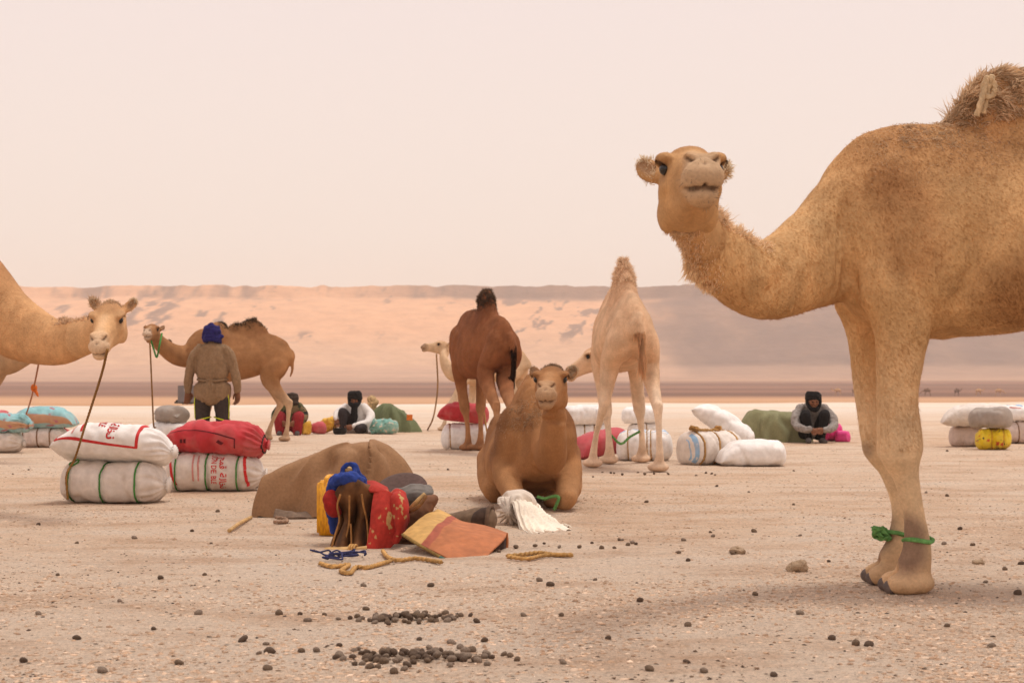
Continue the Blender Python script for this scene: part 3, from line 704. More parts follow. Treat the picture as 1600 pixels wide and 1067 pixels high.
# hair of the big camel
zt_ = KA.L
tuft(KA, 'whiskers', ss(np.linalg.norm(KA.hp-np.array([.45, 0, -.09]), axis=1), .10, .06), .022, .0012, 160, lin((150, 120, 92)), lambda v, n: n, curl=.3, seed=77, blend=.3, lift=1.0)['kind'] = 'stuff'
tuft(KA, 'hump_hair', ss(zt_[:, 2]+.12*zt_[:, 0], 1.80, 1.86)*ss(zt_[:, 0], .46, .36)*ss(zt_[:, 0], -.7, -.5), .080, .0045, 11000, lin((178, 132, 92)), lambda v, n: n*.7-KA.fwd*.8+np.array([0, 0, .15]), curl=.35, seed=11, droop=.9, lift=1.9, clumps=420, blend=.6)
tuft(KA, 'withers_hair', ss(zt_[:, 2], 1.50, 1.78)*ss(zt_[:, 0], .76, .62)*ss(zt_[:, 0], .0, .3), .028, .003, 9000, lin((176, 124, 82)), lambda v, n: n*.35-KA.fwd*.8+np.array([0, 0, -.3]), curl=.4, seed=12, blend=.85, clumps=700, lift=1.7)
sa_ = [P(1118, 318, 5.9)-KA.rootw, P(1150, 352, 6.05)-KA.rootw, P(1195, 376, 6.2)-KA.rootw]
tuft(KA, 'mane', ss(segdist(KA.V, sa_), .075, .03)*ss(KA.N[:, 2]+.6*KA.N[:, 0], .1, .6), .046, .0035, 1500, lin((180, 128, 84)), lambda v, n: n*.9+np.array([0, 0, .4]), curl=.5, seed=13, droop=.5, blend=.7, lift=1.9, clumps=120)
sa_ = [P(1064, 380, 5.8)-KA.rootw, P(1080, 412, 5.9)-KA.rootw, P(1094, 438, 6.0)-KA.rootw]
tuft(KA, 'throat_hair', ss(segdist(KA.V, sa_), .11, .04), .045, .0035, 3000, lin((178, 124, 78)), lambda v, n: n*.6+np.array([-.2, 0, -.5]), curl=.7, seed=14, droop=1.2, blend=.85, lift=1.9, clumps=160)
def std_tufts(K, hump_c, mane_c, n=1, hl=.07, tail_c=None, hump_z=1.80, blend=.4):
    tuft(K, 'hump_hair', ss(K.L[:, 2], hump_z-.12, hump_z+.06)*ss(K.L[:, 0], .4, .25), hl, .006, int(2200*n), lin(hump_c), lambda v, n_: n_*.6+np.array([0, 0, .45]), curl=.5, seed=21, droop=.5, blend=blend)
    if tail_c is not None:
        m_ = ss(segdist(K.L, [(-.875, -.02, 1.3), (-.89, -.02, 1.15), (-.88, 0, .95)]), .075, .04)*ss(K.L[:, 2], 1.34, 1.12)
        tuft(K, 'tail_hair', m_, .22, .008, int(1000*n), lin(tail_c), lambda v, n_: n_*.10+np.array([0, 0, -1.]), curl=.08, seed=22, droop=.6, blend=.1, lift=1.0, desat=.1)

# ---------------------------------------------------------------- B: pale camel reaching in from the left
nodeB = [np.append(P(*q[:3]), q[3]) for q in [(-60, 440, 10.7, .30), (5, 498, 10.65, .235), (52, 524, 10.5, .19), (94, 536, 10.35, .145), (128, 527, 10.2, .125)]]
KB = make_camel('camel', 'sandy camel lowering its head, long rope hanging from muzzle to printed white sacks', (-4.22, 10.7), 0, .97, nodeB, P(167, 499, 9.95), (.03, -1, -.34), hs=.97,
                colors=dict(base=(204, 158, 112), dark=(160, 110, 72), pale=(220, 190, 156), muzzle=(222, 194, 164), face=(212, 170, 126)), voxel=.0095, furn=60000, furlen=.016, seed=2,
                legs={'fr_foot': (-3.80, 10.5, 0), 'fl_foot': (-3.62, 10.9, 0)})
std_tufts(KB, (160, 112, 72), None)
sa_ = [P(120, 500, 10.3)-KB.rootw, P(100, 508, 10.35)-KB.rootw, P(140, 480, 10.1)-KB.rootw]
tuft(KB, 'mane', ss(segdist(KB.V, sa_), .09, .03)*ss(KB.N[:, 2], .3, .7), .05, .005, 1500, lin((184, 126, 84)), lambda v, n_: n_*.9+np.array([0, 0, .5]), curl=.5, seed=23, droop=.2)
tuft(KB, 'forehead_hair', ss(np.linalg.norm(KB.hp-np.array([.04, 0, .10]), axis=1), .11, .04), .020, .004, 1500, lin((190, 138, 94)), lambda v, n_: n_*.6, curl=.5, seed=24)
# ---------------------------------------------------------------- H: camel behind it
KH = make_camel('camel', 'greyish tan camel standing hidden behind the sandy camel above the turquoise sacks', (-6.05, 17.2), 4, .95,
                [np.append(P(*q[:3]), q[3]) for q in [(-30, 545, 17.2, .28), (5, 556, 17.2, .22), (35, 548, 17.1, .17), (55, 535, 17.1, .13)]], P(72, 524, 17.0), (.7, -.5, -.3), hs=.95,
                colors=dict(base=(176, 142, 108), dark=(140, 104, 76), pale=(196, 168, 138), muzzle=(200, 178, 158)), voxel=.016, furn=8000, seed=3, legs={'fl_foot': (-6.1, 17.4, 0), 'fr_foot': (-6.0, 17.0, 0)})
# ---------------------------------------------------------------- C: side-on camel behind the standing man
posC = (-3.97, 23.4)
def wpt(x, y, d): return P(x, y, d)
KC = make_camel('camel', 'brown camel side-on with green halter and dark hump, behind the man in blue turban', posC, 180, .92,
                [np.append(P(*q[:3]), q[3]) for q in [(348, 528, 23.4, .26), (318, 543, 23.4, .225), (295, 556, 23.35, .175), (272, 553, 23.2, .145), (252, 538, 23.1, .115)]], P(236.5, 514.5, 22.9), (.0, -1, .06), hs=1.0,
                colors=dict(base=(166, 120, 80), dark=(128, 86, 56), pale=(208, 178, 146), muzzle=(214, 192, 170)), voxel=.013, furn=36000, furlen=.018, furw=.004, seed=4,
                tailpts=[(-.76, 0, 1.44), (-.815, 0, 1.34), (-.825, 0, 1.15), (-.79, 0, 1.02)], legs={'hl_foot': (-3.29, 23.25, 0), 'hr_foot': (-3.60, 23.6, 0), 'fl_foot': (-4.10, 23.3, 0)}, hump=[(-.16, 1.5, .5, .22), (-.16, 1.66, .42, .15), (-.20, 1.78, .27, .1), (-.22, 1.87, .14, .06), (-.23, 1.92, .06, .035)])
std_tufts(KC, (52, 36, 28), None, blend=.1, hump_z=1.84, hl=.07, n=.7)
tuft(KC, 'mane', ((KC.L[:, 0] > 1.05) & (KC.N[:, 2] > .55) & (KC.L[:, 2] < 1.7) & (np.linalg.norm(KC.hp-np.array([.2, 0, 0]), axis=1) > .36)).astype(float), .035, .006, 350, lin((100, 68, 46)), lambda v, n_: n_, curl=.4, seed=25, droop=.1)
# ---------------------------------------------------------------- F: dark camel seen from behind
KF = make_camel('camel', 'dark brown camel seen from behind with black tail, above a red sack', (-.33, 19.4), 114, .97,
                [(.70, 0, 1.42, .25), (.92, -.05, 1.25, .19), (1.12, -.18, 1.2, .155), (1.27, -.34, 1.22, .125), (1.34, -.46, 1.28, .11)], (1.40, -.56, 1.36), (.5, .8, -.2), hs=.95, neck_local=True,
                colors=dict(base=(138, 86, 54), dark=(102, 60, 40), pale=(172, 126, 88), muzzle=(190, 160, 140)), voxel=.012, furn=50000, furlen=.02, furw=.004, seed=5,
                slim=.68, legs={'fl_foot': GP(731, 704), 'hl_foot': GP(776, 715), 'hr_foot': GP(800, 720)}, hump=[(-.06, 1.5, .42, .24), (-.06, 1.68, .32, .17), (-.06, 1.82, .22, .12), (-.06, 1.92, .17, .105), (-.06, 2.0, .10, .07)])
std_tufts(KF, (74, 46, 32), None, n=1.6, hl=.06, tail_c=(34, 24, 22), hump_z=1.86)
# ---------------------------------------------------------------- G: pale camel beyond it
KG = make_camel('camel', 'cream camel looking away to the dunes, half hidden by the dark brown camel', (-.36, 28.3), 152, .88,
                [np.append(P(*q[:3]), q[3]) for q in [(730, 570, 28.5, .24), (712, 582, 28.7, .18), (700, 575, 28.8, .13), (693, 560, 28.9, .10)]], P(684, 538, 29.0), (-.9, -.25, .12), hs=.92,
                colors=dict(base=(208, 176, 142), dark=(190, 148, 112), pale=(222, 198, 170), muzzle=(120, 92, 76)), voxel=.015, furn=14000, furw=.005, seed=6, legs={'fl_foot': GP(693, 673)})
std_tufts(KG, (170, 128, 92), None, n=.6)
# ---------------------------------------------------------------- E: cream-white camel seen from behind
KE = make_camel('camel', 'cream white camel seen from behind with pointed hump and legs apart', (1.12, 16.15), 95, 1.03,
                [np.append(P(*q[:3]), q[3]) for q in [(972, 530, 16.95, .25), (962, 548, 17.3, .17), (945, 560, 17.5, .13), (932, 562, 17.6, .11)]], P(919, 557, 17.6), (-1, .05, -.42), hs=1.0,
                colors=dict(base=(216, 180, 146), dark=(196, 150, 114), pale=(230, 206, 180), muzzle=(206, 178, 152)), voxel=.0115, furn=60000, furlen=.018, furw=.0035, seed=7,
                slim=.73, legs={'hl_foot': GP(927, 730), 'hr_foot': GP(1030, 737), 'fl_foot': GP(952, 725), 'fr_foot': GP(1003, 723)},
                hump=[(-.06, 1.5, .46, .25), (-.06, 1.68, .36, .18), (-.06, 1.82, .24, .12), (-.06, 1.93, .14, .085), (-.06, 2.02, .06, .04)], tailpts=[(-.78, -.02, 1.44), (-.86, -.03, 1.36), (-.885, -.04, 1.15), (-.88, -.06, .92)])
std_tufts(KE, (206, 156, 118), None, n=1.5, hl=.075, tail_c=(206, 160, 118))
# ---------------------------------------------------------------- D: couched camel facing the camera
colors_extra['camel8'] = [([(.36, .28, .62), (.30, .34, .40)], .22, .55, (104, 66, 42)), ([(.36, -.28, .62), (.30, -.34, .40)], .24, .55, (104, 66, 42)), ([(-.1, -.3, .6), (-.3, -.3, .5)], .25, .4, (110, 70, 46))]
def sitD(sp, W, s):
    th = math.radians(-86); Rz = np.column_stack([[math.cos(th), math.sin(th), 0], [-math.sin(th), math.cos(th), 0], [0, 0, 1]])
    for q in (-1, 1):
        sp.ball(W(.34, q*.165, .40), (.20, .125, .30), Rz)
        sp.loft([W(.28, q*.215, .36), W(.46, q*.215, .24), W(.64, q*.19, .135), W(.76, q*.175, .085)], [.105, .095, .082, .070], up=(0, 0, 1), n=16, per=5)   # forearm to knee
        sp.loft([W(.75, q*.165, .062), W(.55, q*.10, .055), W(.38, q*.10, .05)], [.062, .048, .06], n=12, per=4)                                  # folded cannon
        sp.ball(W(-.40, q*.20, .32), (.32, .12, .31), Rz); sp.loft([W(-.5, q*.24, .28), W(-.15, q*.27, .16), W(.02, q*.27, .09)], [.13, .11, .085], n=14, per=4)
        sp.loft([W(.0, q*.26, .06), W(-.3, q*.24, .05), W(-.5, q*.22, .05)], [.07, .055, .07], n=12, per=4)
TR_D = [(-.80, .56, .20, .12), (-.70, .66, .10, .22), (-.45, .72, .05, .31), (-.15, .74, .05, .34), (.12, .74, .05, .33), (.32, .70, .07, .29), (.46, .60, .12, .23), (.55, .50, .16, .16)]
HU_D = [(-.02, .40, .52, .28), (-.02, .56, .46, .23), (-.03, .70, .38, .16), (-.04, .81, .26, .10), (-.05, .88, .12, .05)]
KD = make_camel('camel', 'reddish brown camel couched on the ground facing forward, knees folded, beside white cloth', (.14, 11.35), -86, 1.0,
                [np.append(P(*q[:3]), q[3]) for q in [(842, 655, 11.1, .26), (855, 696, 10.72, .17), (862, 706, 10.48, .140), (865, 664, 10.36, .110), (866, 635, 10.36, .100)]], P(860, 592, 10.14), (-.12, -1, .0), hs=1.02,
                colors=dict(base=(158, 112, 72), dark=(112, 74, 48), pale=(184, 144, 104), muzzle=(188, 156, 124), face=(162, 116, 76)), voxel=.0095, furn=110000, furlen=.016, furw=.0024, seed=8, sit=True, trunk=TR_D, hump=HU_D, extra=sitD,
                tail=False, slim=.92, egg=.40, carves=[([P(832, 668, 10.75), P(834, 715, 10.66), P(842, 748, 10.58), P(862, 762, 10.55), P(882, 748, 10.58), P(892, 715, 10.66), P(893, 668, 10.75)], .022, .040), ([P(778, 735, 10.9), P(800, 742, 10.75), P(825, 756, 10.65)], .022, .025), ([P(898, 748, 10.65), P(912, 735, 10.8)], .022, .025), ([P(780, 700, 11.0), P(784, 745, 10.95), P(790, 780, 10.9)], .025, .030), ([P(800, 660, 10.98), P(812, 720, 10.85)], .03, .02)])
tuft(KD, 'mane', ss(segdist(KD.V, [P(838, 604, 10.6)-KD.rootw, P(826, 640, 10.8)-KD.rootw, P(805, 690, 11.05)-KD.rootw]), .22, .06), .026, .003, 1800, lin((160, 108, 68)), lambda v, n_: n_+np.array([0, 0, -.3]), curl=.6, seed=31, droop=1., blend=.9, clumps=220, lift=2.1)
tuft(KD, 'forehead_hair', ss(np.linalg.norm(KD.hp-np.array([.06, 0, .10]), axis=1), .12, .05), .022, .003, 2200, lin((140, 90, 58)), lambda v, n_: n_*.7-KD.fx*.4, curl=.6, seed=32, blend=.6)
# ---------------------------------------------------------------- distant camels
def far_camel(name, base, head_down):
    sp = Soup(); 
    sp.loft([(x, 0, (a+b_)/2) for x, a, b_, w in TRUNK], [w for *_, w in TRUNK], [(a-b_)/2 for x, a, b_, w in TRUNK], n=14, per=2)
    sp.loft([(x, 0, z) for x, z, a, b_ in HUMP], [b_ for x, z, a, b_ in HUMP], [a for x, z, a, b_ in HUMP], up=(1, 0, 0), n=10, per=2)
    for pts, ra in ((FRONT, FRONT_RA), (HIND, HIND_RA)):
        for q in (-1, 1):
            sp.loft([(x+(.12*q*(1-z) if z < 1 else 0), q*.17, z) for x, z in pts]+[(pts[-1][0]+.12*q, q*.17, .02)], list(ra)+[.08], n=8, per=2, up=(1, 0, 0))
    nk = [(.7, 0, 1.4), (1.0, 0, 1.22), (1.3, 0, 1.15), (1.5, 0, .95), (1.62, 0, .75)] if head_down else [(.7, 0, 1.4), (.95, 0, 1.28), (1.2, 0, 1.3), (1.45, 0, 1.55), (1.55, 0, 1.75)]
    sp.loft(nk, [.18, .14, .12, .1, .09], n=10, per=3)
    e = np.array(nk[-1]); dr = np.array([.38, 0, -.2 if head_down else -.06]); sp.loft([e, e+dr*.5, e+dr], [.11, .1, .06], n=8, per=2)
    V, Q = sp.fuse(.035); V = laplace(V, Q, 2)
    c = np.tile(lin(base), (len(V), 1))*(1-.25*smooth01((V[:, 2]-1.5)/.3)[:, None])
    me = mk_mesh(name, V, Q, col=c); me.materials.append(FUR); return me
fb1 = far_camel('camel', (120, 84, 60), True); fb2 = far_camel('camel', (112, 78, 58), False); fb3 = far_camel('camel', (206, 160, 118), False); fb4 = far_camel('camel', (206, 160, 118), True)
for (px, me_, hd_, lab) in [(1309, fb3, 150, 'tiny far off tan camel on the dark plain beyond the salt flat'), (1336, fb1, 10, 'tiny far off dark brown camel on the dark plain beyond the salt flat'),
                       (1449, fb1, 170, 'tiny far off dark brown camel on the dark plain beyond the salt flat'), (1495, fb2, 30, 'tiny far off dark brown camel on the dark plain beyond the salt flat'),
                       (1529, fb3, 20, 'tiny far off tan camel on the dark plain beyond the salt flat'), (1560, fb4, 5, 'tiny far off tan camel on the dark plain beyond the salt flat')]:
    x_ = (px-800)/FPX*400; o = link('camel', me_); o.location = (x_, 400, gz(x_, 400)); o.rotation_euler = (0, 0, math.radians(hd_)); o.scale = (1.0,)*3
    tag(o, lab, 'camel', 'camels grazing far off')
# ================================================================== SACKS
def sack_mat(name, base, var=.12, prints=None, dirt=(.42, .33, .26)):
    m = mat_cloth(name, base, rough=.62, var=var, scale=22, bump=.35, weave=0, dirt=dirt, sheen=.05, big=4)
    t = m.node_tree; N = t.nodes; L = t.links; b = N['Principled BSDF']
    if prints:
        src = b.inputs['Base Color'].links[0].from_socket
        at = N.new('ShaderNodeAttribute'); at.attribute_name = 'bagco'; sx = N.new('ShaderNodeSeparateXYZ'); L.new(at.outputs['Vector'], sx.inputs[0])
        for (axis, lo, hi, colr, blotch) in prints:
            no = N.new('ShaderNodeTexNoise'); no.inputs['Scale'].default_value = blotch; no.inputs['Detail'].default_value = 3; L.new(at.outputs['Vector'], no.inputs['Vector'])
            ma = N.new('ShaderNodeMath'); ma.operation = 'MULTIPLY_ADD'; L.new(no.outputs['Fac'], ma.inputs[0]); ma.inputs[1].default_value = .25; L.new(sx.outputs[axis], ma.inputs[2])
            r1 = N.new('ShaderNodeMapRange'); r1.inputs[1].default_value = lo; r1.inputs[2].default_value = lo+.02; L.new(ma.outputs[0], r1.inputs[0])
            r2 = N.new('ShaderNodeMapRange'); r2.inputs[1].default_value = hi; r2.inputs[2].default_value = hi-.02; L.new(ma.outputs[0], r2.inputs[0])
            mu = N.new('ShaderNodeMath'); mu.operation = 'MULTIPLY'; L.new(r1.outputs[0], mu.inputs[0]); L.new(r2.outputs[0], mu.inputs[1])
            if axis == 2:
                n2 = N.new('ShaderNodeTexNoise'); n2.inputs['Scale'].default_value = blotch*1.0; n2.inputs['Detail'].default_value = 2; L.new(at.outputs['Vector'], n2.inputs['Vector'])
                mu = N.new('ShaderNodeMapRange'); mu.inputs[1].default_value = lo; mu.inputs[2].default_value = hi; L.new(n2.outputs['Fac'], mu.inputs[0])
            mx = N.new('ShaderNodeMix'); mx.data_type = 'RGBA'; L.new(mu.outputs[0], mx.inputs[0]); L.new(src, mx.inputs[6]); mx.inputs[7].default_value = (*lin(colr), 1); src = mx.outputs[2]
        L.new(src, b.inputs['Base Color'])
    return m
SM = dict(
    white=sack_mat('woven_sack_white', lin((226, 216, 206))), bright=sack_mat('woven_sack_bright', lin((240, 236, 232)), dirt=(.6, .52, .45)),
    cream=sack_mat('woven_sack_cream', lin((218, 204, 188))), red=sack_mat('sack_red', lin((190, 54, 60)), dirt=(.5, .2, .18)), grey=sack_mat('sack_grey', lin((158, 146, 136))), pinkish=sack_mat('sack_pinkish', lin((208, 188, 176))),
    turq=sack_mat('sack_turquoise', lin((140, 190, 194)), prints=[(1, .54, .78, (192, 150, 118), 2.0), (2, .60, .66, (176, 110, 120), 5.0)], dirt=(.45, .42, .38)),
    yellow=sack_mat('sack_yellow', lin((228, 196, 36)), prints=[(2, .62, .66, (196, 84, 44), 6.0), (2, .66, .68, (60, 60, 50), 9.0)], dirt=(.6, .5, .15)),
    magenta=sack_mat('sack_magenta', lin((226, 70, 140)), dirt=(.5, .12, .25)), rose=sack_mat('sack_rose', lin((192, 80, 86)), dirt=(.5, .22, .2)),
    gold=sack_mat('sack_gold', lin((222, 172, 64)), dirt=(.5, .35, .12)), teal=sack_mat('sack_teal', lin((120, 168, 156)), prints=[(2, .55, .62, (206, 190, 168), 7.0)], dirt=(.4, .45, .35)), blue=sack_mat('sack_blue', lin((150, 184, 214))))
ROPE_O = M('rope_tan', lin((190, 146, 88)), scale=60, var=.4, bump=.8); ROPE_G = M('rope_green', lin((74, 138, 66)), scale=80, var=.3); ROPE_B = M('rope_brown', lin((140, 100, 56)), scale=70, var=.4)
INK_R = M('red_ink', lin((204, 52, 52)), scale=90, var=.18, rough=.6); INK_P = M('faded_red_ink', lin((214, 148, 140)), scale=90, var=.2, rough=.6); INK_K = M('dark_ink', lin((96, 30, 36)), scale=90, var=.2, rough=.6)

def tube_mesh(name, pts, r, n=8, per=6, twist=0.0, closed=False):
    pts = np.asarray(pts, float)
    C = catmull(pts, per) if per > 1 else pts
    T = nrm(np.gradient(C, axis=0)); ref = np.array([.3, .2, 1.]); S = nrm(np.cross(np.broadcast_to(ref, T.shape), T)); U = np.cross(T, S)
    th = np.linspace(0, 2*np.pi, n, endpoint=False); m = len(C)
    s_ = np.concatenate([[0], np.cumsum(np.linalg.norm(np.diff(C, axis=0), axis=1))])
    V = np.zeros((m, n, 3))
    for j in range(n):
        rr = r*(1+(.24*np.cos(3*th[j]+twist*s_) if twist else 0))
        rr = np.broadcast_to(rr, (m,))
        V[:, j] = C+S*(np.cos(th[j])*rr)[:, None]+U*(np.sin(th[j])*rr)[:, None]
    V = V.reshape(-1, 3); Q = []
    i = np.arange(m-1)[:, None]; j = np.arange(n)[None]; j2 = (j+1) % n
    Q = np.stack([i*n+j, i*n+j2, (i+1)*n+j2, (i+1)*n+j], -1).reshape(-1, 4)
    k = len(V); V = np.vstack([V, C[0], C[-1]])
    T_ = np.array([[k, (q+1) % n, q] for q in range(n)]+[[k+1, (m-1)*n+q, (m-1)*n+(q+1) % n] for q in range(n)])
    return mk_mesh(name, V, Q, T_)
def rope(name, pts, r, mat, parent=None, label=None, group=None, twist=170, per=26):
    pts = np.asarray(pts, float); o0 = pts[0].copy() if parent is None else np.zeros(3)
    o = link(name, tube_mesh(name, pts-o0, r, 12, per, twist), mat, parent, Vector(o0) if parent is None else None)
    if label: tag(o, label, 'rope', group)
    return o

def sack(label, loc, L_, W_, H_, yaw=0, tilt=0, roll=0, ends=('sewn', 'gather'), straps=(), mat='white', seed=1, strap_mat=None, strap_r=.006, group='sacks of the caravan', nT=84, nP=64, name='sack', wr=1.0, sagz=.12, bend=0.0):
    """a stuffed sack: length along local x, rests on z = 0"""
    t = np.linspace(-1, 1, nT); ph = np.linspace(0, 2*np.pi, nP, endpoint=False)
    T, PH = np.meshgrid(t, ph, indexing='ij')
    wf = np.ones_like(t); hf = np.ones_like(t)
    pl = np.zeros_like(t)
    for sg, kind in ((-1, ends[0]), (1, ends[1])):
        e = np.clip(sg*t, 0, 1)
        if kind == 'sewn':
            hf = hf*np.maximum((1-e**3.2)**.62, .035); wf = wf*(1-.10*e**3)
        elif kind == 'gather':
            q = np.clip((e-.40)/.54, 0, 1); g = np.maximum(1-q**2.3, 0)**.62*.80+.20
            g = np.where(e > .94, .20+(e-.94)/.06*.12, g); hf = hf*g; wf = wf*g
            pl = pl+smooth01((e-.45)/.4)
        else:
            q = np.maximum((1-e**7)**.5, .02); hf = hf*q; wf = wf*q
    band = np.ones_like(t)
    for s_ in straps: band = band*(1-.085*np.exp(-((t-s_)/.05)**2))
    ex = 2.5
    cs, sn = np.cos(PH), np.sin(PH)
    py = -np.sign(sn)*np.abs(sn)**(2/ex)*W_/2*(wf*band)[:, None]; pz = np.sign(cs)*np.abs(cs)**(2/ex)*H_/2*(hf*band)[:, None]
    px = T*L_/2
    drop = -.30*H_*(1-hf)*np.array([1.0 if ends[0 if q < 0 else 1] == 'sewn' else .35 for q in t]); pz = pz+drop[:, None]
    V = np.stack([px, py, pz], -1)
    nv = np.stack([0*px, py/(W_/2+1e-6), (pz-drop[:, None])/(H_/2+1e-6)], -1); nv = nrm(nv+1e-6)
    sc = np.array([4.0, 7., 7.])
    w = .022*fbm(V*3.0+seed*3.7, 3, seed)+.010*wr*fbm(V*sc*1.3+seed*9, 3, seed+5)-.016*wr*np.maximum(0, .22-np.abs(fbm(V*np.array([5., 3.2, 3.2])+seed*5, 3, seed+8)))/.22+.004
    pleat = np.cos(PH*16+4*fbm(V*5, 2, seed))*(.4+.6*np.abs(np.cos(PH*4.7+seed)))
    w = w+.022*wr*pleat*pl[:, None]*np.sqrt(hf)[:, None]
    amp = np.minimum(hf, wf)[:, None]
    w = w*(0.45+.55*amp)
    V = V+nv*w[..., None]
    for s_ in straps:                                    # cloth puckers next to a tight band
        g = np.exp(-(np.abs(T-s_)/.12)**1.2); V = V+nv*(g*.004*np.cos(PH*23+seed))[..., None]
    if bend: V[..., 2] += bend*(1-T**2)*0-bend*T**2*H_
    zb = -H_/2*(1-sagz); V[..., 2] = np.where(V[..., 2] < zb, zb+(V[..., 2]-zb)*.25, V[..., 2])
    zmin = V[..., 2].min(); V[..., 2] -= zmin
    R = Matrix.Rotation(math.radians(yaw), 3, 'Z') @ Matrix.Rotation(math.radians(-tilt), 3, 'Y') @ Matrix.Rotation(math.radians(roll), 3, 'X')
    Rn = np.array(R); Vr = V.reshape(-1, 3)@Rn.T; dz = Vr[:, 2].min(); Vr[:, 2] -= dz; Vr = Vr.reshape(V.shape)
    Q = grid_quads(nT, nP, True)
    ce = np.stack([Vr[0].mean(0), Vr[-1].mean(0)]); k = nT*nP
    tris = [[k, (j+1) % nP, j] for j in range(nP)]+[[k+1, (nT-1)*nP+j, (nT-1)*nP+(j+1) % nP] for j in range(nP)]
    uvw = np.stack([T*.5+.5, np.abs((PH/np.pi+1) % 2-1), T*0], -1); uvw[..., 1] = 1-uvw[..., 1]
    uv = np.vstack([np.stack([T*.5+.5, np.minimum(PH, 2*np.pi-PH)/np.pi, .3*np.sin(PH)], -1).reshape(-1, 3), [[0, .5, 0], [1, .5, 0]]])
    me = mk_mesh(name, np.vstack([Vr.reshape(-1, 3), ce]), Q, np.array(tris), uv=uv)
    # outward check: grid winding
    ob = link(name, me, SM[mat] if isinstance(mat, str) else mat, None, Vector(loc)); tag(ob, label, 'sack', group)
    N_ = np.cross(np.gradient(Vr, axis=1), np.gradient(Vr, axis=0)); N_ = nrm(N_)
    cc = Vr.mean((0, 1)); 
    if np.mean(np.sum(N_*(Vr-cc), -1)) < 0: N_ = -N_
    def S(tt, pp, off=.002):
        a = np.clip((np.asarray(tt)+1)/2*(nT-1), 0, nT-1.001); b = (np.asarray(pp)/(2*np.pi)*nP) % nP
        i = a.astype(int); j = b.astype(int); fa = (a-i)[..., None]; fb = (b-j)[..., None]; j2 = (j+1) % nP
        f = lambda A: (A[i, j]*(1-fb)+A[i, j2]*fb)*(1-fa)+(A[i+1, j]*(1-fb)+A[i+1, j2]*fb)*fa
        return f(Vr)+f(N_)*off
    for s_ in straps:
        pp = np.linspace(0, 2*np.pi, 40); slant = .03*np.sin(pp+seed)
        link('strap', tube_mesh('strap', S(s_+slant, pp, strap_r*.6), strap_r, 6, 2, 40), strap_mat or ROPE_G, ob)
    ob_S = S; SACKS[ob.name] = (S, L_, W_, H_, ob)
    return ob, S
SACKS = {}
def ribbon(ob, S, path, width, mat, name='border_stripe', L_=.75, girth=1.0):
    """flat printed band following (t, phi) points on the sack"""
    P_ = np.array(path, float); C = []
    for a, b in zip(P_[:-1], P_[1:]): C += [a+(b-a)*k/14 for k in range(14)]
    C.append(P_[-1]); C = np.array(C); sc = np.array([L_/2, girth/(2*np.pi)])
    d = np.gradient(C*sc, axis=0); d /= np.linalg.norm(d, axis=1, keepdims=True)+1e-9; n = np.column_stack([-d[:, 1], d[:, 0]])/sc*width/2
    A, B = C+n, C-n
    V = np.stack([S(A[:, 0], A[:, 1], .0022), S(C[:, 0], C[:, 1], .003), S(B[:, 0], B[:, 1], .0022)], 1)
    return link(name, mk_mesh(name, V.reshape(-1, 3), grid_quads(len(C), 3)), mat, ob)
def lettering(ob, S, text, t0, p0, size, mat, L_=.75, girth=1.0, spacing=1.0, sx=1.0, bold=.0):
    """print reading downwards round the sack: text x runs along phi, text y along +t"""
    c = bpy.data.curves.new('lettering', 'FONT'); c.body = text; c.size = 1.0; c.resolution_u = 2; c.offset = bold
    o = bpy.data.objects.new('lettering', c); COL.objects.link(o); bpy.context.view_layer.update()
    me = o.to_mesh(); bm = bmesh.new(); bm.from_mesh(me); bmesh.ops.triangulate(bm, faces=bm.faces)
    bmesh.ops.subdivide_edges(bm, edges=[e for e in bm.edges if e.calc_length() > .35], cuts=2, use_grid_fill=False); bmesh.ops.triangulate(bm, faces=bm.faces)
    V = np.array([v.co[:] for v in bm.verts]); F = np.array([[v.index for v in f.verts] for f in bm.faces]); bm.free(); o.to_mesh_clear()
    bpy.data.objects.remove(o, do_unlink=True); bpy.data.curves.remove(c)
    tt = t0+V[:, 1]*size/(L_/2); pp = p0+V[:, 0]*size*sx/(girth/(2*np.pi))
    return tag(link('lettering', mk_mesh('lettering', S(tt, pp, .0026), None, F), mat, ob), kind='stuff')
ARABIC = '\ufea2\ufee4\ufed7 \ufe94\ufedf\ufe8e\ufea8\ufee7'

# ---- printed pair under the sandy camel's rope
d1 = 11.45
ob, S = sack('cream sack banded with three green ropes, under a printed white sack', (P(181, 0, d1)[0], d1, 0), .77, .44, .31, yaw=-2, straps=(-.72, -.12, .52), mat='white', ends=('round', 'gather'), seed=3)
rope('rope_loop', [S(np.array([-.68+.09*math.sin(a)]), np.array([.55+.20*math.cos(a)]), .01)[0] for a in np.linspace(0, 6.5, 12)], .005, ROPE_G, ob)
ob, S = sack('white printed sack with red border and lettering, lying on a rope-banded sack', (P(183, 0, d1)[0], d1-.03, .235), .84, .50, .275, yaw=-4, tilt=-2.5, roll=-16, ends=('sewn', 'gather'), mat='bright', seed=5, sagz=.2)
gir = 1.2
ribbon(ob, S, [(-.93, .4), (-.90, 1.45), (-.4, 1.70), (.1, 1.85), (.48, 1.95), (.50, 1.2), (.55, .5), (.55, -.1)], .022, INK_R, L_=.83, girth=gir)
lettering(ob, S, 'SON DE BLE', -.20, -.55, .062, INK_R, L_=.83, girth=gir, sx=.9, bold=.02)
lettering(ob, S, ARABIC, -.02, -.10, .085, INK_R, L_=.83, girth=gir, bold=.025)
for q, mt in ((-.62, INK_P), (-.46, INK_R)): ribbon(ob, S, [(q, .2), (q, .8), (q-.01, 1.35)], .016, mt, 'print_line', L_=.83, girth=gir)
lettering(ob, S, 'BLE', -.92, .8, .05, INK_R, L_=.83, girth=gir, bold=.02)
